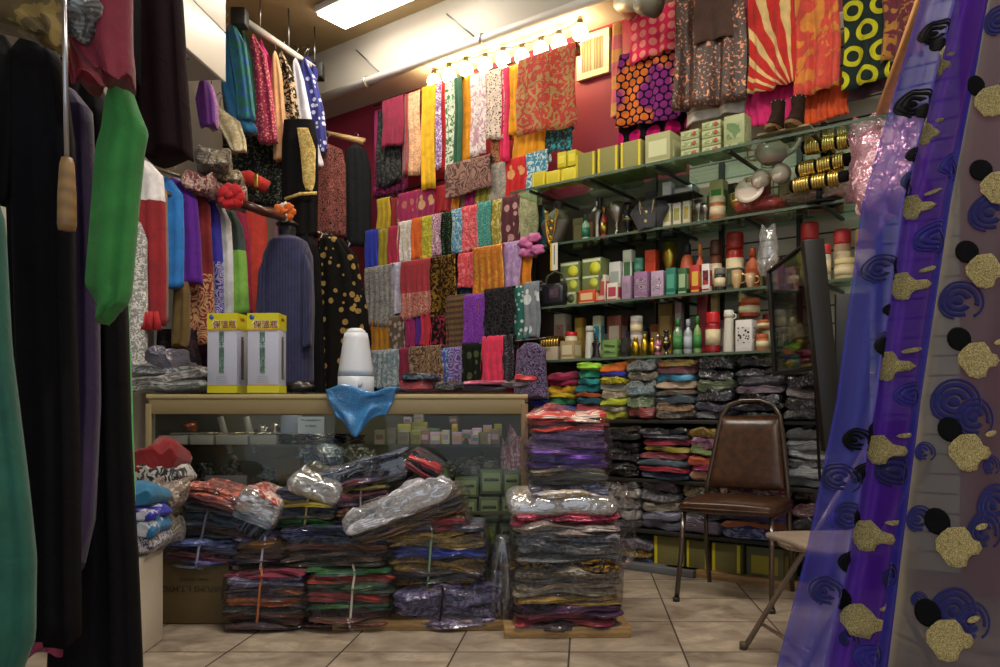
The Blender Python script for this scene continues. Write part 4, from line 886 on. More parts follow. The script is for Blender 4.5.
# ================================================================ folded clothes in the storage shelves
STK = '''
E|532|549|first stack from the counter|-.02|plain:1c6c70;plain:a03060;plain:105c70;plain:181c98;flor:4858a0:8088b0;plain:9a3018
E|550|573|second stack from the counter|-.03|plain:901040;plain:a01448;plain:d8a010;plain:c8b020;plain:2a7048;plain:3848a8;plain:40a0a8
E|576|599|stack topped with lime green|.0|plain:a0d838;plain:289070;plain:1c8888;plain:106c70;plain:a04010;plain:205868;plain:a03c48;plain:b06070
E|600|625|stack topped with orange|.0|plain:d86818;plain:282898;flor:c8b818:807818;plain:b8b8a8;flor:908468:b8ac90;plain:b0b828;plain:b8a898;plain:a8a830
EP|627|654|stack in silvery bags|-.01|flor:7c8080:3c4040;flor:6c6858:a8a088;flor:8a9090:30403c;flor:5c7880:98a0a8;flor:586c48:889878;plain:8c3030
EP|656|694|stack topped with olive and red|.0|flor:6c7020:a03c20;plain:581830;plain:2a88b0;plain:b89c80;flor:60382c:487060;plain:3c4c58;flor:806040:5c3c20;flor:504840:80746c
EP|697|733|black bagged stack behind the chair|-.01|spark:1c1c20:707078:60;spark:242428:808088:50;plain:4c5838;spark:202024:70707a:60;flor:2c2c38:585870;spark:34343c:70707c
EP|736|782|black bagged stack over the chair back|.0|spark:1a1a1e:60606a:50;spark:202024:6c6c74:60;flor:2c2c34:50505c;plain:604c5c;spark:1c1c20:787880:60;flor:26262c:54545c;spark:1a1a1e:686870:60
EP|785|826|dark stack nearest the mirror|-.01|spark:202020:686868:60;flor:3a3834:5c5850;spark:24242c:707078:60;flor:50484c:706468;spark:1c1c1c:606064:60;flor:2c2c30:505058
FP|606|640|black bagged stack behind the tower|.0|flor:26221e:4c443c;plain:201e20;spark:1c1c20:60606a:60;plain:1a1a1c;spark:242228:605c64:60;plain:1e1e20;plain:181a18
FP|642|689|red and yellow stack|-.02|spark:1c1c22:686870:60;flor:282c38:50586c;plain:98183c;plain:988818;plain:701028;plain:3c5060;plain:b01838;plain:2c3c58
FP|691|730|coral and pink stack|-.02|florg:504010:b89430:40;flor:582c48:98607c;plain:586c28;plain:c0502c;plain:8c1450;plain:c08c70
FP|733|785|stack hidden behind the chair back|.0|plain:1c1c20;plain:403038;plain:242428;spark:1c1c20:5c5c60:60;plain:302c30
FP|787|828|grey bagged stack beside the mirror|-.01|plain:4c5054;plain:808488;plain:909498;flor:6c6c70:484850;plain:989ca0;plain:5c6064
GP|608|640|grey and white stack beside the tower|.0|flor:403c3c:7c7878;plain:989490;flor:504c50:8c888c;plain:a09c98;plain:3c3840
GP|642|680|slate and cream stack|.0|plain:2c2428;flor:3c3840:706c74;plain:989080;plain:6c6c80;plain:545468
GP|682|720|dark golden stack behind the chair legs|.0|flor:342c1c:685430;plain:383430;plain:3c3c48;plain:5a4c5c
GP|722|790|stack of brights under the chair seat|.0|flor:802448:b0a080;plain:302830;plain:901068;plain:28206c;plain:b05c28;flor:202c78:8088b0
GP|792|835|dark red stack beyond the chair|.0|plain:2c1c20;plain:501c24;plain:302c30;plain:7c3430
'''
ZLV = {'E': (ZE, ZD), 'F': (ZF, ZE), 'G': (ZG, ZF)}
CN = {}
def cname(spec):
    q = spec.split(':'); h = q[1]; r, g, b = [int(h[i:i+2], 16) for i in (0, 2, 4)]
    mx, mn = max(r, g, b), min(r, g, b); v = mx; sat = (mx-mn)/max(mx, 1)
    if sat < .2: nm = 'black' if v < 50 else 'charcoal' if v < 75 else 'grey' if v < 125 else 'pale grey' if v < 165 else 'white'
    else:
        import colorsys
        hh = colorsys.rgb_to_hsv(r/255, g/255, b/255)[0]*360
        nm = 'red' if hh < 12 or hh > 345 else 'orange' if hh < 36 else 'yellow' if hh < 62 else 'green' if hh < 160 else 'teal' if hh < 195 else 'blue' if hh < 245 else 'violet' if hh < 285 else 'magenta' if hh < 330 else 'crimson'
        if nm == 'orange' and v < 150: nm = 'brown'
        if nm == 'orange' and v < 200 and sat < .5: nm = 'tan'
        if nm == 'yellow' and v < 150: nm = 'olive'
        if v < 90 and nm not in ('brown', 'olive'): nm = 'dark '+nm
    return nm + {'plain': '', 'spark': ' sequined', 'flor': ' printed', 'florg': ' gilt', 'hstr': ' striped', 'lay': '', 'pais': ' patterned', 'vstr': ' striped'}.get(q[0], '')
EK = 0
for l in STK.strip().split('\n'):
    sh, x0, x1, nm, dn, cols = l.split('|'); x0, x1, dn = float(x0), float(x1), float(dn); Pk = 'P' in sh
    zb, zc = ZLV[sh[0]]; cols = cols.split(';')[::-1]; N = len(cols); H = (zc-zb)*(.93 if sh[0] == 'G' else .86 if sh[0] == 'F' else .9)
    if nm.startswith('first'): H *= .72
    if nm.startswith('second'): H *= .84
    sA, sB = S(x0, 0), S(x1, 0); w_ = (sB-sA); z = zb+.001; rg = random.Random(int(x0)); hs = [rg.uniform(.75, 1.25) for _ in cols]; tot = sum(hs)
    for k, c in enumerate(cols):
        h = H*hs[k]/tot; EK += 1
        pos = 'topmost' if k == N-1 else 'lowest' if k == 0 else noun(N-1-k)+' from top'
        lb = '%s %s, %s in the %s' % (cname(c), 'bagged garment' if Pk  else 'folded garment', pos, nm)
        o = slab_obj('folded_garment', w_*rg.uniform(.96, 1.07), .31*rg.uniform(.94, 1.08), h*1.22, M(c, 1 if Pk else 0), None, DW((sA+sB)/2+rg.uniform(-.006, .006), .15+dn+rg.uniform(-.012, .012), z), 0, rot=(rg.uniform(-.02, .06), rg.uniform(-.05, .05), AW+rg.uniform(-.07, .07)), seed=EK, layers=2 if h > .035 else 1)
        tag(o, lb, 'folded clothes', 'clothes folded in the ' + nm); z += h
# floor row: cartons, plank, bags
pl = thing('floor_plank', 'long wooden plank lying along the floor under the storage shelves', 'plank', DW(S(665, -.03), -.03, 0), AW)
MB().box((.62, .03, .02), (1.25, .06, .04), 0, .003).obj('board', M('wood:a07c50:805c34'), pl)
for i, (a, b, yt, lb) in enumerate(((653, 684, 537, 'khaki carton with yellow edges on the floor, nearest the tall bundle'), (686, 708, 541, 'plain khaki carton on the floor between the chair legs'), (711, 741, 544, 'khaki carton with yellow edges on the floor behind the chair'),)):
    item('plainbox', a, b, yt, 0, .03, 'card:6c6434', 'hard:c8b820', lb, 'carton', 'khaki cartons on the floor', dep=.24)
t = item('box', 743, 786, 548, 0, .03, 'card:5c5a3c', 'hard:9c8c28', 'wide grey carton with a yellow band on the floor beside the folding chair', 'carton', 'khaki cartons on the floor', dep=.24)
for i, (a, b, c, z0, lb) in enumerate(((606, 650, 'plain:303c5c', .0, 'blue bagged garment on the floor beside the tall bundle'), (606, 650, 'flor:6c4a18:a88c30', .06, 'black and yellow bagged garment on the floor pack beside the tall bundle'), (606, 652, 'flor:484450:787080', .11, 'mauve grey bagged garment on top of the floor packs'))):
    sA, sB = S(a, 0), S(b, 0)
    tag(slab_obj('folded_garment', sB-sA, .3, .06, M(c, 1), None, DW((sA+sB)/2, .14, z0), AW, seed=i+3, layers=2), lb, 'folded clothes', 'bagged clothes on the floor')
tag(MB().box((.25, .03, .02), (.62, .1, .04), 0, .003).obj('floor_sill', M('hard:5c5c60'), loc=DW(S(606, -.05), -.05, 0), rz=AW), 'low grey sill on the floor beside the tall bundle', 'sill')
# ================================================================ clothes on the far side
def tube_thing(name, pts, r, mat, label, cat, group=None):
    a = Vector(pts[0]); return tag(MB().tube([tuple(Vector(p_)-a) for p_ in pts], r, 8).obj(name, mat, loc=a), label, cat, group)
pA, pB = Vector((X(128, 4.3), 4.3, Z(160, 4.3))), Vector((X(262, 5.9), 5.9, Z(202, 5.9)))
tube_thing('clothes_rail', [pA, pB], .012, M('metal:888880'), 'metal rail of the coloured clothes rack behind the white boxes', 'rail')
GA = 'coloured clothes on the rack'
RK = [  # name, label, Y, levels, mat
 ('tunic', 'grey and white speckled tunic at the near end of the rack', 4.35, [(222,112,140),(240,104,147),(300,106,148),(372,108,146)], 'flor:8c8a88:dcdad6:40'),
 ('tunic', 'magenta tunic showing behind the white and red dress', 4.5, [(166,120,140),(182,112,150),(250,112,151),(300,114,150)], 'flor:8c1c4c:a03868:20'),
 ('dress', 'white dress with a dark red skirt and tassels', 4.42, [(163,128,150),(176,122,163),(205,124,166),(260,126,166),(325,128,166)], 'half:e4dede:8c1420:.74'),
 ('tunic', 'tan tunic showing as a thin strip beside the bright blue one', 4.62, [(176,136,158),(192,134,167),(260,134,168),(322,138,168)], 'plain:8c7458'),
 ('tunic', 'bright blue pleated tunic on the rack', 4.75, [(180,146,172),(194,142,183),(240,142,184),(287,142,184)], 'plain:2478c8'),
 ('tunic', 'deep purple tunic on the rack', 4.9, [(184,160,186),(200,158,197),(240,160,201),(284,162,203)], 'plain:5a1490'),
 ('dress', 'dark red dress with a gold paisley hem', 5.05, [(192,176,200),(206,172,210),(260,172,213),(345,176,215)], 'bord:7c1820:c09868:11'),
 ('tunic', 'royal blue tunic with white paisley below', 5.2, [(200,190,214),(214,188,220),(260,188,223),(316,190,225)], 'bord:3028a0:b4b0d8:11'),
 ('tunic', 'plain white tunic between the blue and the green ones', 5.35, [(207,204,224),(222,202,231),(260,202,233),(318,204,234)], 'plain:dcdce0'),
 ('tunic', 'black and white top with a bright green leaf print skirt', 5.5, [(213,216,236),(228,214,243),(262,214,247),(314,214,250)], 'half:3c4c4c:88c050:.6'),
 ('tunic', 'dark red tunic strip beside the coral trousers', 5.62, [(216,226,246),(240,226,250),(314,228,253)], 'plain:a01848'),
 ('trousers', 'coral red wide trousers at the far end of the rack', 5.75, [(214,240,265),(225,238,267),(270,236,268),(318,234,269)], 'plain:e0483c'),
]
for i, (nm, lb, Y, lv, mt) in enumerate(RK):
    lv = list(lv)
    gown(nm, lb, 'clothes', Y, lv, .05, M(mt), 5 if 'coral' not in lb else 7, .2, i, GA, hanger=True, pw=.85)
o = MB()
for k, dx in enumerate((-.03, 0, .03)): o.tube([(dx, 0, 0), (dx*1.4, 0, -.1)], [.012, .022], 8)
tag(o.obj('tassel_cluster', M('plain:b01420'), loc=(X(152, 4.36), 4.34, Z(312, 4.36))), 'red tassels hanging below the white and dark red dress', 'tassels')
gown('trousers', 'olive brown trousers hanging low under the purple tunic', 'clothes', 4.85, [(282,176,188),(295,174,190),(330,172,190),(346,172,188)], .05, M('plain:6a5428'), 3, .15, 31, GA)
for i, (nm, lb, Y, lv, mt) in enumerate([  # dark clothes added to fill the dark area below the rack
 ('tunic', 'dark plum clothes added to fill the dark behind the thermos boxes', 5.3, [(338,188,240),(360,186,246),(410,186,248)], 'flor:241424:3c1c34:14'),
 ('tunic', 'black clothes added to fill the dark area under the rack', 5.0, [(330,158,196),(360,156,200),(410,156,200)], 'flor:181418:34242c:20')]):
    gown(nm, lb, 'clothes', Y, lv, .12, M(mt), 5, .14, 40+i)
# mannequin with the navy pleated top
mq = thing('mannequin', 'grey headless mannequin torso wearing the navy pleated top', 'mannequin', (X(287, 5.35), 5.35, Z(384, 5.35)))
h0 = Z(226, 5.35)-Z(384, 5.35)
ringbody([(h0, -.055, .055, 0, .05), (h0-.03, -.06, .06, 0, .055), (h0-.09, -.05, .05, 0, .05), (h0-.16, -.13, .13, 0, .075), (h0-.3, -.15, .15, 0, .09), (h0-.7, -.12, .12, 0, .09)], 1, .01, 3).obj('torso', M('satin:26282c'), mq)
MB().lathe([(0, 0), (.07, 0), (.075, .015), (.05, .03), (0, .03)], (0, 0, h0), 20).obj('neck_cap', M('satin:1c1c20'), mq)
navy_top = gown('top', 'navy ribbed top with long sleeves on the mannequin', 'clothes', 5.35, [(237,279,298),(242,270,307),(256,263,313),(300,261,314),(345,263,313),(386,266,314)], .13, M('vstr:26284c:34365c:330'), 9, .06, 3, pw=.75)
nv_ = M('vstr:26284c:34365c:330')
for sx in (-1, 1):
    lv = [(.62, sx*.115-.02, sx*.115+.02, 0, .04), (.5, sx*.145-.03, sx*.145+.03, -.02, .05), (.2, sx*.155-.03, sx*.155+.03, -.05, .05), (0, sx*.15-.028, sx*.15+.028, -.06, .045)]
    ringbody(lv, 4, .1, 5).obj('sleeve', nv_, navy_top, (0, -.05, Z(255, 5.35)-Z(386, 5.35)-.62))
RB = [
 ('tunic', 'black mesh tunic with pale flecks under the upper rail', 5.9, [(128,222,292),(150,222,300),(205,224,298)], .06, 'spark:14161a:6c7460:70', 4),
 ('dress', 'black dress with a gold embroidered neckline', 5.7, [(120,284,314),(140,282,318),(200,282,318),(236,284,318)], .05, 'bord:121014:14100e', 3),
 ('tunic', 'maroon and black zigzag tunic against the red wall', 6.1, [(150,312,342),(165,309,346),(236,310,346)], .05, 'pais:2a1414:a06058:24', 4),
 ('dress', 'sheer charcoal dress beside the red wall rows', 6.3, [(150,346,366),(170,343,371),(246,344,372)], .05, 'plain:1c1e20', 5),
 ('dress', 'black dress with gold medallion discs', 5.9, [(240,318,344),(256,316,356),(310,314,368),(398,312,374)], .07, 'spots:141210:a8884c:15', 4),
 ('dress', 'plain black dress between the mannequin and the medallion dress', 5.7, [(232,296,312),(246,294,318),(300,300,322),(398,302,326)], .07, 'plain:121114', 4),
 ('dress', 'black dress with gold squares below the medallion dress', 6.1, [(330,318,372),(360,316,376),(400,316,378)], .05, 'plain:16120f', 4),
]
for i, (nm, lb, Y, lv, th, mt, fo) in enumerate(RB): gown(nm, lb, 'clothes', Y, lv, th, M(mt), fo+2, .2, 60+i, 'dark clothes in the corner', hanger=(i in (2, 3, 4)))
gy = gown('embroidered_panel', 'gold embroidered neckline panel on the black dress', 'panel', 5.62, [(128,297,308),(150,300,316),(182,303,315),(190,306,313)], .012, M('flor:c0a050:e8d48c:40'), 2, .05, 8)
tube_thing('embroidered_trim', [(X(285, 5.6), 5.6, Z(199, 5.6)), (X(300, 5.58), 5.58, Z(194, 5.58)), (X(317, 5.6), 5.6, Z(193, 5.6))], .012, M('flor:b89840:e8d48c:60'), 'gold trim along the hem of the gold necked black dress', 'trim')
# metal hooks row
t = thing('hook_bar', 'bar of bright metal hangers above the medallion dress', 'rail', (X(300, 5.8), 5.8, Z(226, 5.8)))
b_ = Vector((X(350, 6.2), 6.2, Z(244, 6.2)))-Vector(t.location)
MB().tube([(0, 0, 0), tuple(b_)], .01, 8).obj('bar', M('metal:999999'), t)
for k in range(9):
    c = b_*((k+.5)/9); MB().tube([tuple(c+Vector((0, 0, .02))), tuple(c+Vector((.02, -.02, -.01))), tuple(c+Vector((-.01, -.02, -.08))), tuple(c+Vector((-.03, -.02, -.11)))], .006, 6).obj('hanger', M('metal:c8c8c8'), t)
# belts and flowers
def flower(x, y, Y, r, mats, label, seed=0):
    t = thing('fabric_flower', label, 'flower', (X(x, Y), Y, Z(y, Y)))
    for k in range(7):
        a = 2*PI*k/7; blob((math.cos(a)*r*.55, -.01*(k % 2), math.sin(a)*r*.5), (r*.95, r*.5, r*.85), seed+k, .25, nu=12, nv=8).obj('petal', mats[k % len(mats)], t)
    blob((0, -.03, 0), (r*.6, r*.4, r*.6), seed+9, .3, nu=12, nv=8).obj('centre', mats[0], t)
flower(231, 196, 4.72, .085, [M('plain:b81420')], 'big red fabric flower on the brown belt', 1)
flower(285, 212, 5.2, .07, [M('plain:d86820'), M('plain:d06018'), M('plain:e0d0c0')], 'orange and white fabric flower above the mannequin', 20)
tube_thing('belt', [(X(238, 4.8), 4.8, Z(202, 4.8)), (X(262, 4.85), 4.85, Z(211, 4.85)), (X(284, 5.2), 5.22, Z(217, 5.2))], .028, M('vinyl:4c2418:301810'), 'brown leather belt between the two fabric flowers', 'belt')
t = tube_thing('sash', [(X(230, 5.6), 5.6, Z(180, 5.6)), (X(248, 5.58), 5.58, Z(178, 5.6)), (X(267, 5.6), 5.62, Z(187, 5.6))], .05, M('plain:b8241c'), 'bright red sash around the black mesh tunic', 'sash')
MB().box((.2, -.05, -.02), (.03, .02, .09), 0, .004).obj('buckle', M('metal:c8a050'), t)
# ---- upper rail hung from the ceiling
p0, p1 = Vector((X(238, 5.4), 5.4, Z(16, 5.4))), Vector((X(318, 6.2), 6.2, Z(71, 6.2)))
t = thing('ceiling_rail', 'white rail with black ends hung near the ceiling', 'rail', p0)
MB().tube([(0, 0, 0), tuple(p1-p0)], .025, 4).obj('rail_bar', M('satin:c8c4bc'), t)
for f in (.02, .99): MB().box(tuple((p1-p0)*f+Vector((0, 0, -.01))), (.1, .1, .12), 0, .01).obj('end_bracket', M('hard:1a1816'), t)
for f in (.25, .6, .95): MB().tube([tuple((p1-p0)*f), tuple((p1-p0)*f+Vector((0, 0, HC-p0.z+(p0-p1).z*f*1.0+.0)))], .006, 6).obj('hanging_wire', M('metal:999999'), t)
UP = [
 ('kurta', 'blue satin tunic at the cabinet end of the ceiling rail', 5.45, [(30,222,228),(40,220,233),(90,222,240),(132,232,258)], 'plain:186090'),
 ('kurta', 'teal tunic with blue paisley print on the ceiling rail', 5.42, [(30,230,238),(45,229,246),(90,236,252),(120,238,256)], 'flor:1c7068:2858a0:14'),
 ('kurta', 'dark green tunic edge behind the teal one', 5.6, [(34,238,246),(60,240,254),(112,244,258)], 'plain:205c48'),
 ('kurta', 'dark sequined blue tunic hem below the teal one', 5.5, [(40,221,228),(90,222,240),(125,226,254),(135,238,258)], 'spark:1c3c68:6088b0:70'),
 ('kurta', 'crimson tunic with gold flecks on the ceiling rail', 5.62, [(40,251,257),(55,250,266),(100,252,274),(142,258,278)], 'spots:a01848:d09080:50'),
 ('kurta', 'hot pink tunic behind the gold flecked crimson one', 5.75, [(46,259,264),(60,258,272),(105,262,276)], 'plain:d01878'),
 ('kurta', 'peach satin tunic edge beside the brocade one', 5.75, [(57,273,278),(75,271,282),(120,273,286),(160,274,288)], 'plain:d8a878'),
 ('kurta', 'black and cream brocade tunic on the ceiling rail', 5.8, [(57,279,285),(75,277,294),(120,280,300),(150,284,306)], 'flor:1c1814:c0a888:24'),
 ('kurta', 'golden yellow hem hanging below the brocade tunic', 5.9, [(100,282,290),(140,284,302),(186,292,314)], 'flor:c8a050:e0c880:12'),
 ('kurta', 'white tunic edge beside the navy printed one', 5.95, [(64,293,299),(80,293,304),(130,296,314),(166,302,324)], 'plain:d0d0e0'),
 ('kurta', 'navy tunic with white block print on the ceiling rail', 6.0, [(64,302,308),(78,301,316),(110,304,324),(152,310,328)], 'spots:1c2478:c8d0e8:22'),
 ('kurta', 'deep blue bunched cloth at the end of the ceiling rail', 6.15, [(62,304,312),(70,304,318),(80,308,318)], 'plain:1c1c70'),
 ('kurta', 'purple cloth under the white wall cabinet', 5.0, [(84,200,210),(100,196,214),(126,200,216)], 'plain:5c1c80'),
 ('kurta', 'lilac lace cloth beside the purple cloth', 5.1, [(90,209,214),(105,207,218),(128,208,218)], 'lace:8c48a0:b888c0:50'),
 ('kurta', 'cream brocade cloth with a pale blue patch', 5.4, [(112,214,226),(122,216,240),(140,226,246),(152,232,247)], 'flor:c0b088:d8d0b0:24'),
 ('kurta', 'pale pink hem below the crimson tunic', 5.7, [(118,256,264),(130,258,272),(143,264,276)], 'plain:d0a8b0'),
]
for i, (nm, lb, Y, lv, mt) in enumerate(UP):
    g = gown(nm, lb, 'clothes', Y, lv, .045, M(mt), 3, .2, 80+i, 'clothes on the ceiling rail', hanger=True)
tube_thing('pointer_stick', [(X(324, 6.4), 6.4, Z(132, 6.4)), (X(364, 6.3), 6.3, Z(142, 6.3))], [.014, .03], M('wood:c09868:a07848'), 'wooden hand shaped stick poking from the corner', 'stick')
# bagged packs on the narrow shelf
for i, (x0, x1, y1, h, mt, lb) in enumerate([
 (184, 214, 196, .13, 'flor:7c2c34:c0a090:20', 'red patterned pack on the narrow shelf, under the maroon hem'),
 (200, 232, 200, .12, 'flor:6c2028:b08c80:20', 'dark red and cream pack in the middle of the narrow shelf'),
 (216, 246, 207, .11, 'flor:5c3828:a8907c:20', 'brown patterned pack at the far end of the narrow shelf'),
 (196, 230, 172, .12, 'flor:3c3428:807058:16', 'grey brown pack on top of the narrow shelf packs'),
 (212, 242, 186, .10, 'flor:4c3c28:8c7850:16', 'brown and gold pack on top at the far end of the narrow shelf')]):
    Y = 4.95+.14*(i % 3); tag(slab_obj('clothes_pack', X(x1, Y)-X(x0, Y), .26, h, M(mt, 1), None, (X((x0+x1)/2, Y), Y, Z(y1, Y)), 0, rot=(0, .12, .25), seed=i, layers=2), lb, 'pack', 'packs on the narrow shelf')
# ================================================================ showcase counter
YC = 3.75; xL, xR = X(146, YC), X(528, YC); zT = Z(394, YC); DC = .5; WC = xR-xL
BG = M('satin:857652'); ct = thing('showcase_counter', 'beige framed glass showcase counter behind the bundles', 'counter', ((xL+xR)/2, YC, 0))
hw = WC/2
MB().box((0, .012, zT-.012), (WC, .03, .02), 0, .003).obj('top_front_rail', M('satin:a8986c'), ct)
MB().box((0, .012, zT-.06), (WC-.03, .024, .07), 0, .003).obj('top_front_rail', BG, ct)
MB().box((0, DC-.012, zT-.03), (WC, .03, .06), 0, .003).obj('top_back_rail', BG, ct)
for sx in (-1, 1): MB().box((sx*(hw-.012), DC/2, zT-.02), (.024, DC-.04, .04), 0, .003).obj('top_side_rail', BG, ct)
for px, dy, w_ in ((149.5, .012, .028), (524.5, .012, .032), (325, DC-.015, .045), (356, DC-.015, .03), (486, DC-.015, .045), (210, DC-.015, .02)):
    MB().box((X(px, YC+dy)-(xL+xR)/2, dy, zT/2-.02), (w_, .028, zT-.05), 0, .003).obj('post', BG if px < 500 else M('satin:7a6040'), ct)
MB().box((0, DC/2, zT+.002), (WC-.02, DC-.0, .008)).obj('glass_top', glass('pane_glass', (.95,.98,.95), .02), ct)
MB().box((0, .004, (zT-.1+.14)/2), (WC-.06, .005, zT-.1-.14)).obj('glass_front', glass('pane_glass'), ct)
zs1, zs2 = .765, .45
MB().box((0, DC/2, zs1-.005), (WC-.06, DC-.06, .008)).obj('glass_shelf', glass('pane_glass'), ct)
MB().box((0, DC/2, zs2-.008), (WC-.06, DC-.06, .012)).obj('glass_shelf', M('hard:5c5034'), ct)
MB().box((0, DC/2, .07), (WC, DC, .14), 0, .004).obj('base', M('wood:6c5838:584428'), ct)
MB().box((0, DC-.04, zT/2), (WC-.04, .008, zT-.14)).obj('back_panel', M('hard:544c3e'), ct)
for sx in (-1, 1): MB().box((sx*(hw-.03), DC/2, .5), (.006, DC-.06, .88)).obj('side_panel', M('hard:3a352c') if sx < 0 else glass('pane_glass'), ct)
# tubes and tray lips
def cthing(name, label, cat, x, dy, z, group=None, rz=0, rot=None): return thing(name, label, cat, (x, YC+dy, z), rz, group, rot)
for i, (a, b) in enumerate(((157, 188), (189, 214), (215, 248), (249, 277))):
    t = cthing('display_tray', 'flat grey tray on the showcase shelf, %s from the clothes rack end' % noun(i), 'tray', X((a+b)/2, YC+.06), .14, zs1, 'grey trays in the showcase')
    w_ = X(b, YC+.06)-X(a, YC+.06)
    MB().box((0, 0, .022), (w_-.006, .16, .044), 0, .003).obj('tray_body', M('hard:908c88'), t)
    m = MB(); rg = random.Random(i)
    for k in range(14): m.ring((rg.uniform(-.4, .4)*w_, rg.uniform(-.06, .06), .052), .018, .004, 'z', 10, k=5)
    m.obj('jewellery', M('metal:b0a890'), t)
for i in range(9):
    px = 284+i*9; t = cthing('bangle_pile', 'heap of dark and silver bangles on the showcase shelf, %s along from the grey trays' % noun(i), 'bangles', X(px, YC+.1), .12+.03*(i % 2), zs1, 'bangle heaps in the showcase')
    m = MB(); rg = random.Random(i+5)
    for k in range(9): m.ring((rg.uniform(-.015, .015), rg.uniform(-.02, .02), .006+.005*k), .028, .004, 'z', 14, k=5)
    m.obj('bangle_heap', M(['metal:38343c', 'metal:a09c98', 'metal:5c4c50'][i % 3]), t)
for i, (xa, ya, xb, yb) in enumerate(((220, 411, 231, 447), (246, 411, 255, 447))):
    tag(MB().tube([(0, 0, 0), (X(xb, YC+.3)-X(xa, YC+.3), .0, Z(yb, YC+.3)-Z(ya, YC+.3)+.0)], .016, 10).obj('white_tube', M('hard:b4aca4'), loc=(X(xa, YC+.3), YC+.3, Z(ya, YC+.3)-.03)), ['white tube slanting inside the showcase, nearer the clothes rack', 'white tube slanting inside the showcase, nearer the white notice card'][i], 'tube', 'white tubes in the showcase')
t = cthing('notice_card', 'white notice card with blue heading inside the showcase', 'notice', X(311, YC+.2), .2, zs1+.002)
MB().box((0, 0, .065), (.13, .004, .13)).obj('card', M('hard:b8bcc8'), t)
lettering('No Cancellations', .014, M('hard:28409c'), t, (0, -.003, .115)); lettering('No Refund', .012, M('hard:404450'), t, (0, -.003, .085))
t = cthing('white_box', 'grey white box beside the notice card inside the showcase', 'box', X(291, YC+.25), .26, zs1+.002)
MB().box((0, 0, .068), (.09, .08, .136), 0, .002).obj('body', M('hard:84889c'), t)
t = cthing('paper_sheet', 'grey paper sheet lying at the foot of the showcase glass', 'paper', X(226, YC+.1), .1, zs2+.05)
MB().box((0, 0, .06), (.2, .004, .11)).obj('sheet', M('hard:74727c'), t)
lettering('No Exchange', .014, M('hard:483c50'), t, (0, -.003, .09))
t = cthing('copper_ornament', 'copper coloured ornament glowing at the end of the showcase', 'ornament', X(189, YC+.2), .2, zs1+.05)
blob((0, 0, .03), (.09, .06, .06), 4, .3).obj('body', M('metal:b05838'), t)
blob((0, 0.0, -.02), (.12, .06, .04), 7, .3).obj('base', M('metal:603020'), t)
for i in range(6):
    px = (262, 276, 205, 232, 270, 196)[i]; py = (432, 430, 475, 470, 478, 480)[i]
    o = blob((0, 0, .03), ((.07, .05, .12, .1, .1, .1)[i], .06, (.08, .07, .12, .13, .1, .1)[i]), i+70, .4).obj('trinket_bag', M(['metal:b0aca4', 'metal:a89c8c', 'spark:2c2426:8c8880:60', 'flor:3a2c2c:7c6c60:30', 'flor:2c2c34:645c60:30', 'flor:4c3430:7c6450:30'][i], 1), loc=(X(px, YC+.25), YC+.25, Z(py, YC+.25)-.04))
    tag(o, ['silver trinket bag beside the second white tube', 'pale metallic trinket bag beside the grey white box', 'dark sequined pouch low in the showcase', 'brown speckled pouch under the first white tube', 'dark grey pouch low beside the cardboard block', 'reddish pouch low behind the red folded cloth'][i], 'pouch')
# small cosmetics boxes
CB = []
rg = random.Random(11)
cols = ['hard:8c8420', 'hard:9c9228', 'hard:b08ca8', 'hard:a888a4', 'hard:b494ac', 'hard:7c6c48', 'hard:a89c80', 'hard:b88c30', 'hard:5c6c50', 'hard:c0bca8', 'hard:746048', 'hard:8c5c4c']
spec = [(398,412,424,438,1),(412,428,422,436,1),(414,424,414,422,9),(404,412,417,424,3),(428,440,428,440,8),(430,442,440,452,4),(442,450,430,444,9),(440,450,444,455,7),(449,458,416,424,10),(452,458,424,434,7),(452,462,434,446,2),(462,472,430,440,3),(472,482,428,437,4),(483,492,425,435,2),(460,470,441,451,2),(471,481,439,449,3),(482,492,437,447,4),(462,476,450,459,9),(494,502,424,436,0),(386,397,432,448,5),(375,386,430,444,6),(398,410,440,452,5),(411,422,438,452,0),(420,430,440,454,11),(478,488,450,462,5),(490,500,447,462,10)]
cn = ['olive yellow','mustard','mauve','pink lilac','pale pink','brown','beige','gold','sage green','cream','dull brown','rust']
for i, (a, b, yt, yb, ci) in enumerate(spec):
    dy = .1+.1*(yt < 430)+.02*(i % 3); Y = YC+dy; w_ = (X(b, Y)-X(a, Y))*.95; h = Z(yt, Y)-Z(yb, Y)
    t = cthing('cosmetics_box', '%s cosmetics box in the showcase, %s row, %s from the blue bag' % (cn[ci], 'upper' if yt < 426 else 'middle' if yt < 436 else 'lower', noun(min(12, int((a-375)/9)))), 'box', X((a+b)/2, Y), dy, max(Z(yb, Y), zs1+.0), 'cosmetics boxes in the showcase')
    MB().box((0, 0, h/2), (w_, .06, h), 0, .002).obj('body', M(cols[ci]), t)
    MB().box((0, -.0308, h*.5), (w_*.7, .0012, h*.35)).obj('printed_band', M(cols[(ci+5) % 12]), t)
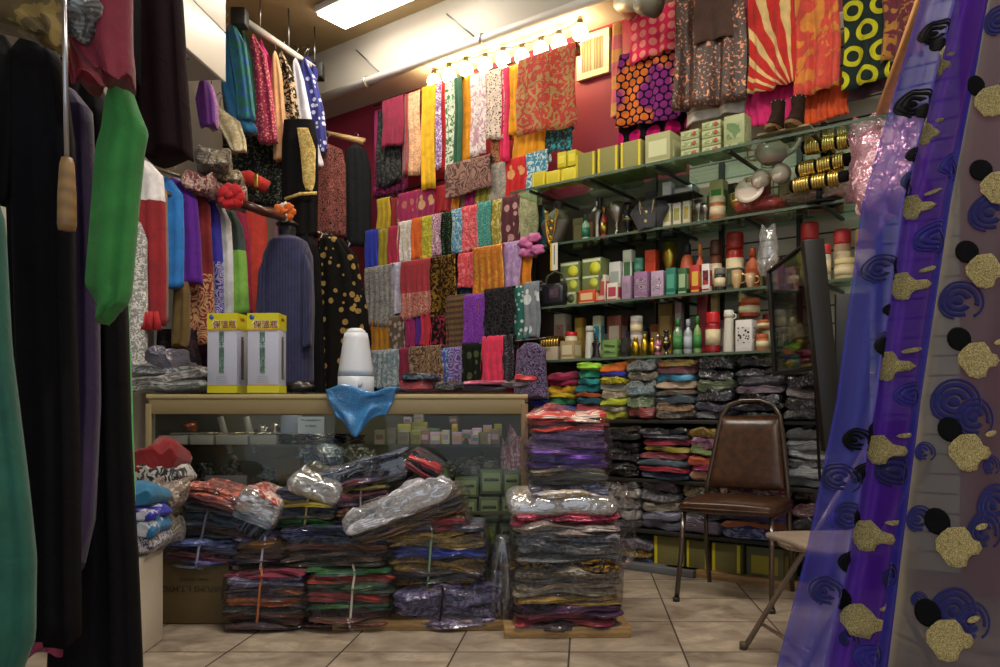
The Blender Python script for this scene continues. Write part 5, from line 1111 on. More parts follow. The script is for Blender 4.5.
# green soap boxes on the lower shelf
k = 0
for (a, b, yt, yb, rr) in ((455,479,477,496,0),(480,503,469,493,0),(503,520,471,493,0),(450,478,498,520,0),(479,500,496,520,0),(501,521,496,520,0),(430,455,466,493,.35),(478,497,522,545,0),(499,520,522,545,0)):
    dy = .12 if rr == 0 else .1; Y = YC+dy; w_ = (X(b, Y)-X(a, Y))*.96; h = Z(yt, Y)-Z(yb, Y)
    t = cthing('soap_box', 'green soap box in the showcase, %s' % ['upper row, nearest the tilted one', 'upper row, middle, largest', 'upper row, against the end post', 'second row, partly behind the silver tube', 'second row, middle', 'second row, against the end post', 'tilted, with a yellow disc', 'lowest row, under the middle pair', 'lowest row, against the end post'][k], 'soap box', X((a+b)/2, Y), dy, Z(yb, Y), 'green soap boxes in the showcase', rot=(0, -rr, 0)); k += 1
    MB().box((0, 0, h/2), (w_, .1, h), 0, .003).obj('body', M('hard:5c6844'), t)
    MB().box((0, -.051, h*.5), (w_*.8, .0015, h*.74)).obj('window', M('hard:8c9868'), t)
    m = MB()
    for j in range(5): m.lathe([(0, 0), (.008, 0), (.008, .001), (0, .001)], n=10, T=Matrix.Translation((-w_*.26+w_*.13*j, -.0535, h*.6)) @ Matrix.Rotation(PI/2, 4, 'X'))
    m.obj('printed_mark', M('hard:343c2c'), t)
    if rr or k in (8,): MB().lathe([(0, 0), (.03, 0), (.03, .001), (0, .001)], n=18, T=Matrix.Translation((0, -.056, h*.5)) @ Matrix.Rotation(PI/2, 4, 'X')).obj('round_mark', M('hard:a8a820'), t)
t = cthing('wood_block', 'brown cardboard block low in the showcase beside the silver bag', 'block', X(290, YC+.2), .2, Z(482, YC+.2))
MB().box((0, 0, .06), (.12, .08, .12), 0, .003).obj('body', M('card:5c4a2c'), t)
for i, (a, b, yt, yb, mt, lb) in enumerate(((330,376,452,480,'flor:4c4440:a8a09c','grey speckled bag in the showcase behind the black bag'), (300,345,446,470,'flor:5c6488:b8b8c0','blue and clear bag hanging in the showcase'), (440,500,460,482,'flor:2c2824:6c5c48','dark bag above the green soap boxes'), (500,522,440,475,'flor:a04c70:c0a0b0','pink packets by the showcase end post'))):
    Y = YC+.3; o = slab_obj('plastic_bag', X(b, Y)-X(a, Y), .15, Z(yt, Y)-Z(yb, Y), M(mt, 1), None, (X((a+b)/2, Y), Y, Z(yb, Y)), 0, seed=i, layers=3); tag(o, lb, 'bag')
# ---- on the counter top
def thermos(px0, px1, label, rz, dy):
    Y = YC+dy; w_ = .15; h = Z(315, Y)-zT-.006
    t = thing('thermos_box', label, 'box', (X((px0+px1)/2, Y), Y, zT+.007), rz, 'white and yellow thermos boxes')
    W_ = M('satin:b4b8cc'); Yl = M('satin:c8c010')
    MB().box((0, 0, h/2), (w_, .115, h), 0, .002).obj('body', W_, t)
    e = .0008
    MB().box((0, -.0575-e, h*.9), (w_, .0016, h*.2)).obj('yellow_band', Yl, t); MB().box((0, -.0575-e, h*.045), (w_, .0016, h*.09)).obj('yellow_band', Yl, t); MB().box((w_/2+e, 0, h*.9), (.0016, .115, h*.2)).obj('yellow_band', Yl, t); MB().box((w_/2+e, 0, h*.045), (.0016, .115, h*.09)).obj('yellow_band', Yl, t)
    MB().box((0, 0, h+e), (w_, .115, .0016)).obj('top_flap', Yl, t)
    MB().box((0, -.0594, h*.795), (w_, .001, h*.02)).box((0, -.0594, h*.095), (w_, .001, h*.012)).obj('orange_line', M('satin:c88818'), t)
    lettering('保溫瓶', .043, M('hard:ece4d0'), t, (.012, -.0592, h*.857)); lettering('保溫瓶', .04, M('hard:7a1030'), t, (.014, -.0606, h*.855))
    for i, c in enumerate('鎖扣不鏽鋼保溫瓶'): lettering(c, .029, M('hard:1c6430'), t, (-.002, -.059, h*(.735-.066*i)))
    for i in range(4): lettering('.................................' if i else '..............................', .008, M('hard:50586c'), t, (0, -.059, h*(.21-.025*i)))
    MB().lathe([(0, 0), (.012, 0), (.012, .0014), (0, .0014)], n=16, T=Matrix.Translation((-.052, -.059, h*.955)) @ Matrix.Rotation(PI/2, 4, 'X')).obj('round_logo', M('hard:1c4c8c'), t)
    T = Matrix.Translation((w_/2+.0016, 0, 0)) @ Matrix.Rotation(PI/2, 4, 'Z')
    MB().box((0, 0, h*.42), (.028, .0012, h*.5), T=T).box((0, 0, h*.69), (.022, .0012, h*.05), T=T).obj('flask_picture', M('hard:50544c'), t)
    MB().box((.02, 0, h*.42), (.005, .0013, h*.48), T=T).obj('flask_shadow', M('hard:a8aca0'), t)
    lettering('保溫瓶', .016, M('hard:a05010'), t, (w_/2+.0024, 0, h*.93), (PI/2, 0, PI/2))
thermos(214, 241, 'white and yellow thermos box, closer to the clothes pile on the counter', -.12, .16)
thermos(251, 283, 'white and yellow thermos box, closer to the white humidifier', -.05, .1)
t = thing('humidifier', 'white cone shaped humidifier on the counter', 'humidifier', (X(356, YC+.2), YC+.2, zT+.007))
hh = Z(330, YC+.2)-zT
MB().lathe([(0, 0), (.085, 0), (.088, .01), (.088, hh*.26), (0, hh*.26)], n=36).obj('base', M('satin:b8bcc4'), t)
MB().lathe([(0, hh*.27), (.088, hh*.27), (.085, hh*.36), (.062, hh*.84), (.056, hh*.93), (0, hh*.93)], n=36).obj('tank', M('satin:c8ccd4'), t)
MB().lathe([(0, hh*.9), (.05, hh*.92), (.045, hh*.965), (.03, hh), (0, hh)], n=24).obj('nozzle', M('satin:c8ccd4'), t)
MB().lathe([(0, 0), (.018, 0), (.018, .002), (0, .002)], n=20, T=Matrix.Translation((.03, -.082, hh*.14)) @ Matrix.Rotation(PI/2, 4, 'X')).obj('dial', M('satin:9ca0a8'), t)
# blue glittery bag draped over the counter edge
def bluefn(u, v):
    x = (u-.5)*.34*(1-.35*v*v) + .02; q_ = v*.30
    y, z = (.1-q_, .012) if q_ < .1 else (-.03-.01*math.sin(6*u), .012-(q_-.1)*(.62+.5*math.exp(-((u-.38)/.24)**2)))
    k = noise.noise(Vector((u*4, v*4, 1)))
    return (x, y-.02*k-.012*math.sin(u*9+v*3), z+.03*k*(1-v)+.014*math.sin(u*7)*(v < .5))
o = MB().grid(bluefn, 34, 26).obj('blue_bag', M('spark:0670b4:30a0e0:120', 2), loc=(X(358, YC-.0), YC-.0, zT+.012)); solid(o, .012, 1); tag(o, 'shiny blue cloth bag slumped over the counter edge below the humidifier', 'bag')
for i, (a, b, yb, h, mt, lb) in enumerate(((131, 215, 393, .045, 'flor:4c5450:8c8c88', 'grey green bagged garment at the bottom of the pile beside the thermos boxes'), (128, 214, 385, .05, 'flor:706c68:b0acac', 'clear and tan bagged garment on the pile beside the thermos boxes'), (134, 205, 376, .05, 'flor:404448:8c9098', 'silvery bagged garment on top of the counter pile'), (143, 176, 368, .09, 'plain:34344c', 'navy bagged garment leaning over the counter pile'))):
    Y = YC+.2; tag(slab_obj('folded_garment', X(b, Y)-X(a, Y), .36, h, M(mt, 1), None, (X((a+b)/2, Y), Y+.04*i, Z(yb, Y)), 0, rot=(0, (-.06, -.12, -.02, .5)[i], 0), seed=i+2, layers=2), lb, 'folded clothes', 'bagged clothes on the counter')
for i, (a, b, yb, h, mt, lb) in enumerate(((402, 436, 391, .05, 'plain:90142c', 'dark red bagged garment on the counter beside the humidifier'), (404, 440, 382, .035, 'flor:24202a:50687c', 'black and green garment on the dark red one on the counter'), (436, 466, 391, .045, 'flor:1c1c20:54545c', 'black bagged garment on the counter, middle of the row'), (464, 506, 391, .025, 'plain:383850', 'navy bagged garment under the pink one on the counter'), (464, 508, 386, .022, 'plain:c0406c', 'pink edged bagged garment near the counter end'), (500, 528, 388, .03, 'plain:706470', 'grey bagged garment at the counter end'), (514, 536, 382, .03, 'plain:c81c2c', 'bright red cloth at the counter end'))):
    Y = YC+.28; tag(slab_obj('folded_garment', X(b, Y)-X(a, Y), .3, h, M(mt, 1), None, (X((a+b)/2, Y), Y, max(zT+.007, Z(yb, Y))), 0, seed=i+9, layers=2), lb, 'folded clothes', 'bagged clothes on the counter')
t = thing('dark_pouch', 'dark brown pouch on the counter beside the second thermos box', 'pouch', (X(300, YC+.25), YC+.25, zT+.007))
blob((0, 0, .03), (.13, .1, .06), 3, .3).obj('body', M('vinyl:2c241c:1c1814'), t)
# ================================================================ bundles of bagged clothes on the floor
FW = film('bundle_film', (.8, .8, .82), .0, .07, 1.0, 10, (1, 1.5, 2)); FS = film('silver_film', (.85, .85, .87), .42, .1, 1.0, 12, (1, 2, 2)); FG = film('grey_film', (.7, .72, .78), .12, .1)
BN = 0
def vivid(c):
    q_ = c.split(':')
    if q_[0] not in ('plain', 'flor', 'lay'): return c
    for j in range(1, min(3, len(q_))):
        r, g, b = [int(q_[j][i:i+2], 16) for i in (0, 2, 4)]; m_ = (r+g+b)/3
        q_[j] = ''.join('%02x' % int(max(0, min(255, (m_+(v-m_)*1.5)*1.08))) for v in (r, g, b))
    return ':'.join(q_)
def bundle(label, x0, x1, y0, y1, Yf, d, cols, twine=None, ry=0, rx=0, rz=0, wrap=FW, tx=.5, group='bundles in front of the showcase', jit=.02, seed=None, name='clothes_bundle'):
    global BN; BN += 1; rg = random.Random(BN*7); w_ = X(x1, Yf)-X(x0, Yf); H = Z(y0, Yf)-Z(y1, Yf)
    t = thing(name, label, 'bundle', (X((x0+x1)/2, Yf), Yf+d/2, max(Z(y1, Yf), .004)), 0, group, rot=(rx, ry, rz))
    cols = [c for c in cols for _ in range(2 if H/len(cols) > .028 else 1)]; hs = [rg.uniform(.6, 1.4) for _ in cols]; tot = sum(hs); z = 0
    for k, c in enumerate(cols[::-1]):
        h = H*hs[k]/tot; o = put('folded_garment', slab_fn(w_*rg.uniform(.88, 1.02), d*rg.uniform(.9, 1.0), h*1.4, BN*31+k, 2 if h < .03 else 3, sag=.2, rough=.42, nx=32, nt=44).mesh('folded_garment'), t, (rg.uniform(-jit, jit)*w_, rg.uniform(-.01, .01), z), rg.uniform(-.04, .04))
        if c.startswith('plain:') and rg.random() < .7: q_ = c.split(':')[1]; c = 'lay:%s:%s:300' % (q_, ''.join('%02x' % min(255, int(int(q_[i:i+2], 16)*.55+rg.randint(5, 40))) for i in (0, 2, 4)))
        o.data.materials.append(M(vivid(c), 1)); z += h
    if wrap: slab_fn(w_*1.05, d*1.05, z*1.04+.01, BN*17+3, 0, sag=.04, rough=.05, nx=30, nt=44).obj('plastic_wrap', wrap, t, (0, 0, -.002))
    if twine:
        m = MB(); n_ = 40; pts = []
        for i in range(n_):
            a = 2*PI*i/n_; pts.append((w_*(tx-.5)+.01*math.sin(3*a), d*.545*sg(math.cos(a), .3), z*.5+(z*.54+.006)*sg(math.sin(a), .45)))
        m.tube(pts, .005, 6, closed=True).obj('twine', M(twine), t)
    return t
# low boards under the bundles
tag(MB().box((0, 0, .022), (.78, .5, .044), 0, .004).obj('pallet_board', M('wood:9c7c50:7c5c34'), loc=(X(425, 3.4), 3.62, 0)), 'wooden board under the dark twine tied bundles', 'board')
tag(MB().box((0, 0, .022), (.52, .5, .044), 0, .004).obj('pallet_board', M('wood:a88858:84643c'), loc=(X(566, 3.26), 3.51, 0), rz=.03), 'wooden board under the tall tower of bagged clothes', 'board')
bundle('brown orange and violet bundle tied with an orange band, on the floor beside the carton', 222, 306, 573, 629, 3.36, .36, ['plain:682438', 'flor:5c586c:8c88a0', 'plain:6c3c18', 'flor:2c2230:54404c', 'flor:7c4014:a06830', 'plain:2c2c30', 'plain:6c3c28', 'plain:3c2020'], 'plain:b0602c', tx=.45)
bundle('red and green bundle tied with white twine on the floor', 304, 392, 570, 630, 3.36, .36, ['plain:14502c', 'plain:94301c', 'flor:2c4030:486048', 'plain:7c2018', 'plain:185034', 'plain:3c2820', 'flor:4c2c28:745048'], 'plain:c0b8a8', tx=.55)
bundle('two dark violet packs on the board beside the tower', 392, 502, 590, 628, 3.38, .38, ['flor:38344c:706884', 'flor:443c4c:7c7488'], 'plain:2c1c28', tx=.45)
bundle('dark gold and blue bundle tied with green twine', 388, 488, 528, 591, 3.4, .38, ['flor:3c3c48:605c68', 'flor:54482c:74643c', 'plain:20347c', 'flor:5c4c2c:887038', 'plain:34343c', 'flor:584828:8c7440'], 'plain:7ca080', tx=.42)
bundle('navy black and brown bundle over the red and green one', 277, 392, 528, 571, 3.4, .38, ['flor:14182c:384070', 'flor:202434:404c68', 'plain:4c2c1c', 'flor:2c2420:4c3830', 'flor:283028:483c34'])
bundle('small brown bundle with white straps beside the blue lipped pack', 232, 284, 536, 571, 3.42, .36, ['flor:44384c:706884', 'plain:604820', 'plain:442c30', 'plain:3c3430'], 'plain:b0b0c8', tx=.6)
bundle('blue and violet pack lying on the cardboard carton', 160, 238, 541, 568, 3.44, .34, ['flor:505c84:8088a8', 'plain:34304c', 'plain:602844', 'plain:7078a0'], 'plain:8c8ca8', tx=.5)
bundle('teal and navy layered pack above the blue lipped pack', 176, 256, 508, 543, 3.46, .34, ['flor:203040:40506c', 'plain:1c4450', 'plain:34445c', 'plain:4c2c20', 'plain:1c2434'], 'plain:70707c', tx=.35, ry=.08)
bundle('tilted maroon and peach pack beside the folded black and white cloths', 178, 240, 492, 516, 3.42, .32, ['flor:5c3438:c07c68', 'plain:54242c', 'plain:2c2834'], ry=.28, wrap=FW)
bundle('red and clear pack standing on edge before the grey paper', 228, 272, 492, 524, 3.4, .30, ['flor:8c3c34:d0c0b8', 'plain:6c4c30', 'plain:5c5468'], ry=.42, wrap=FS)
bundle('blue pack on edge leaning against its neighbour', 252, 282, 498, 535, 3.42, .3, ['plain:34405c', 'plain:54607c', 'plain:1c2844', 'plain:283450'], ry=-.9)
bundle('navy yellow and green layered pack under the silver foil bag', 272, 336, 492, 530, 3.46, .34, ['plain:242c4c', 'plain:7c7020', 'plain:1c2840', 'flor:4c4838:74705c', 'plain:20502c'], 'plain:b09868', tx=.55)
bundle('orange and purple curved pack behind the long silver roll', 334, 392, 487, 520, 3.48, .34, ['plain:8c6428', 'plain:5c3440', 'flor:54444c:84747c', 'plain:8c6030', 'plain:4c4450'], 'plain:787878', ry=-.12)
bundle('crumpled silver foil bag beside the grey paper', 284, 336, 479, 501, 3.42, .26, ['metal:b0b0ac'], wrap=FS, ry=.3, name='foil_bag')
bundle('dark bag of navy red and black clothes slanting over the showcase front', 322, 412, 462, 492, 3.5, .3, ['flor:303844:8088a0', 'plain:1c1c24', 'flor:481820:3c4460', 'plain:1c1c20'], ry=-.27, wrap=FG)
bundle('red and black striped pack leaning at the top of the dark bag', 398, 436, 456, 476, 3.52, .24, ['plain:20202c', 'plain:a01c30', 'plain:181820', 'plain:84202c'], ry=.55)
bundle('brown striped bundle slanting below the silver roll', 350, 470, 502, 532, 3.38, .34, ['flor:5c4c3c:94806c', 'lay:4c382c:70584c:240', 'plain:382c24', 'lay:5c4830:846c54:300'], ry=-.30, wrap=FW)
bundle('maroon and tan pack under the slanting brown bundle', 384, 470, 518, 542, 3.4, .34, ['flor:84684c:b09c78', 'plain:641c2c', 'flor:7c6438:a48c5c'], ry=-.16)
bundle('long silver white roll in plastic lying over the brown bundle', 345, 458, 496, 519, 3.34, .16, ['flor:a8a8b0:d0d0d8'], ry=-.36, wrap=FS, name='fabric_roll')
# cartons
Yk = 3.47; wk = X(228, Yk)-X(158, Yk)
t = thing('carton', 'brown cardboard carton printed upside down, on the floor', 'carton', (X(194, Yk), Yk, 0))
MB().box((0, .16, .145), (wk, .32, .285), 0, .004).obj('body', M('card:5f4d2c'), t)
lettering('PARFUMS L.T.HYDI', .036, M('hard:2c2214'), t, (0, -.0015, .155), (PI/2, PI, 0)); lettering('PARIS  FRANCE', .018, M('hard:2c2214'), t, (0, -.0015, .195), (PI/2, PI, 0))
Yk = 3.0; t = thing('carton', 'white carton on the floor beside the long black gown', 'carton', (-1.355-.14, Yk, 0), .04)
MB().box((0, .12, .187), (.28, .23, .37), 0, .004).obj('body', M('card:cdc3b0'), t)
MB().box((0, .12, .375), (.282, .05, .004)).obj('tape', M('gloss:b0a488'), t); MB().box((0, -.001, .19), (.002, .002, .36)).obj('flap_seam', M('hard:7c745f'), t)
# folded cloths beside the gown
def cloth_pile(rows, Y, group):
    for i, (a, b, yt, yb, mt, lb, P_) in enumerate(rows):
        dd = .21; w_ = .25; xr = X(b-4, Y+dd)
        tag(slab_obj('folded_cloth', w_, dd, (Z(yt, Y)-Z(yb, Y))*1.15, M(mt, P_), None, (xr-w_/2, Y+dd/2, Z(yb, Y)), .05*math.sin(i*3), seed=i+4, layers=2), lb, 'folded cloth', group)
cloth_pile([(134,178,537,555,'flor:b0acb4:343048:50','white and black patterned cloth at the bottom of the blue pile',0),(136,179,521,538,'flor:18689c:b4bcc4:6','teal blue cloth with white letters shape, second from the pile bottom',0),(136,178,508,522,'flor:1820a4:b4b4c4:6','royal blue cloth in the blue pile',0),(136,176,492,509,'flor:1c6890:206c94','teal cloth on top of the blue pile',0)], 3.02, 'blue cloths on the white carton')
cloth_pile([(150,200,496,508,'flor:541c24:2c2028','dark red cloth at the bottom of the bright pile',0),(152,198,484,497,'flor:b8202c:c8bcc0:5','red and white cloth in the bright pile',0),(146,202,467,486,'flor:c0bcb8:282428:16','black and white patterned cloth in the bright pile',0),(138,196,450,474,'plain:7c0812','thick red cloth folded on top of the bright pile',0)], 3.4, 'bright cloths beside the showcase')
o = slab_obj('plastic_bag', .14, .16, .14, M('flor:706058:a08c7c', 1), None, (X(136, 3.2), 3.3, Z(512, 3.2)), 0, rot=(0, .9, 0), seed=3, layers=3); tag(o, 'beige bagged garment squeezed beside the long black gown', 'bag')
o = slab_obj('plastic_bag', .16, .3, .13, M('flor:605850:8c8478', 1), None, (X(128, 3.05), 3.3, Z(556, 3.05)), 0, seed=5, layers=3); tag(o, 'dull clear bag on the white carton beside the blue pile', 'bag')
# ---- the tall tower
bundle('dark red violet and gold lower half of the tall tower', 513, 622, 517, 637, 3.27, .40, ['flor:742440:c05c70', 'flor:6c6460:8c8480', 'flor:444448:74747c', 'flor:5c5c5c:848484', 'flor:241c1c:8c7034', 'flor:54504c:847c70', 'flor:8c8070:b0a898', 'flor:7c6838:9c8450', 'plain:48204c', 'flor:702c44:843c3c', 'flor:2c2428:50444c'], None, wrap=FW, group='tall tower of bagged clothes', jit=.03)
bundle('silver and gold crumpled pack jutting out of the tower middle', 509, 616, 496, 518, 3.27, .42, ['flor:a89880:d8d8dc', 'flor:54545c:8c8c94'], None, wrap=FS, group='tall tower of bagged clothes', jit=.0)
bundle('upper half of the tall tower with purple and lavender packs', 528, 610, 414, 497, 3.3, .38, ['flor:a83024:d8c8c0:6', 'plain:8c2c28', 'flor:6c5480:847090', 'flor:60486c:786484', 'plain:643c90', 'plain:54347c', 'flor:8c8070:a49888', 'plain:5c5458', 'flor:54546c:888894'], None, wrap=FW, group='tall tower of bagged clothes', jit=.015)
o = ringbody([(.34, -.03, .03, 0, .05), (.25, -.05, .05, 0, .07), (.1, -.07, .07, 0, .08), (0, -.06, .06, 0, .07)], 3, .15, 3).obj('plastic_bag', FG, loc=(X(503, 3.3), 3.45, .046)); tag(o, 'grey clear bag standing between the tower and the dark bundles', 'bag')
o = blob((0, 0, .12), (.12, .2, .34), 33, .3).obj('plastic_bag', FW, loc=(X(624, 3.5), 3.55, .3)); tag(o, 'clear plastic bulging from the side of the tower', 'bag')
# ================================================================ chairs
TB = M('gloss:3a2a1e'); VN = M('vinyl:4a2c18:2c1a10')
ch = thing('banquet_chair', 'brown vinyl banquet chair with a tapered padded back', 'chair', (1.06, 3.79, 0), R(-31))
w2 = .215
for sx in (-1, 1):
    MB().tube([(sx*(w2+.01), -.02, 0), (sx*w2, .02, .22), (sx*(w2-.005), .05, .44)], .0125, 10).obj('leg', TB, ch)
    MB().tube([(sx*(w2+.0), .5, 0), (sx*w2, .44, .25), (sx*(w2-.005), .42, .44)], .0125, 10).obj('leg', TB, ch)
    MB().lathe([(0, 0), (.017, 0), (.017, .02), (0, .02)], (sx*(w2+.01), -.02, 0), 12).obj('foot_cap', M('hard:14110e'), ch)
    MB().tube([(sx*(w2-.005), .05, .425), (sx*(w2-.005), .42, .425)], .0125, 8).obj('seat_rail', TB, ch)
arc = [(-w2+.003, .42, .43), (-w2+.012, .44, .55), (-.165, .5, .82), (-.15, .515, .9), (-.115, .525, .955), (-.05, .53, .98), (.05, .53, .98), (.115, .525, .955), (.15, .515, .9), (.165, .5, .82), (w2-.012, .44, .55), (w2-.003, .42, .43)]
MB().tube(arc, .0135, 10).obj('back_frame', TB, ch)
def back_fn(s_):
    def fn(u, v):
        a = 2*PI*u; hw_ = .195*(1-v)+.148*v; z = .52+.38*v; e = (1-abs(2*v-1)**6)**.5*.9+.1
        return (hw_*sg(math.cos(a), .35), .425+.1*v+.026*e*sg(math.sin(a), .7)-.01, z)
    return fn
MB().grid(back_fn(0), 40, 16, cu=True, cap=True).obj('backrest', VN, ch)
def seat_fn(u, v):
    a = 2*PI*u; t_ = 2*v-1; e = (1-abs(t_)**8)**.3
    return (.235*t_, .235+.225*sg(math.cos(a), .3)*(.8+.2*e), .455+.032*sg(math.sin(a), .5)*(.3+.7*e)+.008*math.cos(t_*1.4)*(math.sin(a) > 0))
MB().grid(seat_fn, 44, 24, cu=True, cap=True).obj('seat', VN, ch)
m = MB()
for sx in (-1, 1): m.tube([(sx*.2, .02, .45), (sx*.236, .03, .452)], .006, 6)
MB().tube([(-.232, .03, .453), (-.2, .008, .453), (.2, .008, .453), (.232, .03, .453)], .005, 6).obj('piping', VN, ch)
# folding chair partly behind the curtain
fc = thing('folding_chair', 'beige metal folding chair half hidden by the violet curtain', 'chair', (1.235, 2.93, 0), R(-84))
BM = M('gloss:6a5a4c'); BS = M('plain:7c6a58')
def fs(u, v):
    a = 2*PI*u; t_ = 2*v-1; e = (1-abs(t_)**6)**.35
    return (.21*t_, .2*sg(math.cos(a), .4)*(.75+.25*e), .445+.018*sg(math.sin(a), .5)*e+.006*(1-t_*t_))
MB().grid(fs, 40, 20, cu=True, cap=True).obj('seat', BS, fc)
MB().ring((0, 0, .437), .213, .011, 'z', 32, sy=.93).obj('seat_frame', BM, fc)
for sx in (-1, 1):
    MB().tube([(sx*.205, -.27, 0), (sx*.2, .0, .42), (sx*.195, .24, .8)], .011, 8).obj('leg', BM, fc)
    MB().tube([(sx*.185, .27, 0), (sx*.185, .05, .42)], .011, 8).obj('leg', BM, fc)
    MB().lathe([(0, 0), (.015, 0), (.015, .03), (0, .03)], (sx*.205, -.27, 0), 10).obj('foot_cap', M('hard:4a3e34'), fc)
MB().tube([(-.205, -.2, .1), (.205, -.2, .1)], .008, 8).obj('stretcher', BM, fc)
MB().tube([(-.185, .2, .12), (.185, .2, .12)], .008, 8).obj('stretcher', BM, fc)
def fb(u, v):
    a = 2*PI*u; t_ = 2*v-1; e = (1-abs(t_)**6)**.35
    return (.2*t_, .225+.012*math.sin(a)-.03*(1-t_*t_)+.0, .74+.08*sg(math.cos(a), .5)*e)
MB().grid(fb, 24, 16, cu=True, cap=True).obj('backrest', BM, fc)
# ================================================================ long clothes in the foreground
fr = thing('garment_rail', 'garment rail above the foreground gowns, over the top edge', 'rail', (-1.2, 1.3, 2.15))
MB().tube([(0, 0, 0), (.1, .95, 0)], .014, 10).obj('rod', M('metal:888888'), fr)
for k in range(2): MB().tube([(.1*k, .95*k, 0), (.1*k, .95*k, HC-2.15)], .008, 8).obj('hanging_wire', M('metal:888888'), fr)
FGG = [
 ('gown', 'long black velvet gown nearest the teal dress', 1.75, [(38,26,46),(60,12,60),(140,8,72),(300,14,72),(450,20,76),(640,26,78)], .05, 'plain:0b0a10', 5),
 ('gown', 'long teal green gown at the very edge of the rack', 1.45, [(170,-60,-12),(220,-60,2),(350,-60,8),(480,-58,24),(560,-60,34),(640,-60,34),(700,-60,10)], .04, 'plain:18584a', 4),
 ('gown', 'long dark purple gown between two black ones', 1.85, [(90,62,74),(110,58,90),(250,56,97),(400,58,98),(520,56,92),(570,56,80)], .04, 'plain:2c1844', 4),
 ('gown', 'magenta hem showing below the black velvet gown', 1.9, [(250,46,66),(450,44,66),(560,42,68),(634,36,66),(652,30,64)], .03, 'plain:8c3050', 3),
 ('gown', 'long black gown reaching the white carton', 1.95, [(85,84,100),(120,78,112),(300,74,124),(450,66,130),(560,58,136),(690,50,141)], .06, 'plain:0a090e', 6),
 ('gown', 'black gown strip behind the purple one', 2.05, [(60,60,84),(120,54,92),(400,60,100),(660,60,110)], .04, 'flor:121014:1c161c:30', 4),
 ('dress', 'bright green dress sleeve hanging to a point', 1.7, [(80,112,129),(104,107,136),(131,103,147),(150,98,143),(200,94,138),(286,87,131),(294,93,130),(304,99,126),(320,102,106)], .035, 'plain:2a7c36', 3),
 ('sari', 'light green trim strip beside the black gown', 2.0, [(290,122,128),(400,126,132),(500,128,135),(510,128,134)], .012, 'plain:4ca850', 2),
 ('dress', 'red and gold patterned dress strip behind the green trim', 2.15, [(300,114,124),(400,118,129),(500,122,131)], .02, 'pais:6c2424:a88030:20', 2),
 ('jacket', 'dark crimson jacket hem at the top of the rack', 1.6, [(-60,70,130),(0,72,131),(50,76,131),(66,88,131),(82,106,130)], .05, 'plain:74102c', 3),
 ('jacket', 'crimson cloth folded under the grey bag', 1.7, [(24,64,90),(50,66,96),(84,76,104)], .04, 'plain:841430', 2),
 ('dress', 'very dark maroon dress hem above the white cabinet panel', 1.9, [(-60,124,176),(0,130,181),(80,134,187),(158,142,192)], .05, 'plain:1e0c12', 4),
 ('dress', 'black dress edge beside the crimson jacket', 1.8, [(-60,122,136),(0,126,138),(80,128,137)], .03, 'plain:0f0f12', 2),
 ('shawl', 'brocade gold shawl at the top corner', 1.5, [(-60,-60,60),(0,-60,66),(20,-40,64),(34,20,64),(46,48,62)], .04, 'flor:4c3c18:74602c:14', 4),
 ('scarf', 'gold bordered black scarf edge on the velvet gown', 1.72, [(36,-40,6),(60,-40,22),(200,-40,12)], .03, 'plain:100f12', 3),
]
for i, (nm, lb, Y, lv, th, mt, fo) in enumerate(FGG):
    gown(nm, lb, 'clothes', Y, lv, th, M(mt), fo, .2, 100+i, 'long clothes hanging in the foreground', pw=.7)
o = blob((0, 0, 0), (.085, .08, .11), 12, .3).obj('plastic_bag', M('flor:505456:80868c', 1), loc=(X(82, 1.55), 1.55, Z(8, 1.55))); tag(o, 'grey plastic wrapped bundle beside the metal pole', 'bag')
# hooked pole
Yp = 1.4; t = thing('hook_pole', 'metal pole with a wooden handle hanging in the foreground', 'pole', (X(67, Yp), Yp, Z(230, Yp)))
H_ = Z(-40, Yp)-Z(230, Yp); hz = Z(158, Yp)-Z(230, Yp)
MB().lathe([(0, 0), (.014, 0), (.0155, .01), (.015, hz*.5), (.012, hz*.9), (.009, hz), (0, hz)], n=20).obj('handle', M('wood:8c6c40:6c5030'), t)
MB().tube([(0, 0, hz-.01), (-.006, 0, H_)], .0045, 10).obj('rod', M('metal:b0b0b8'), t)
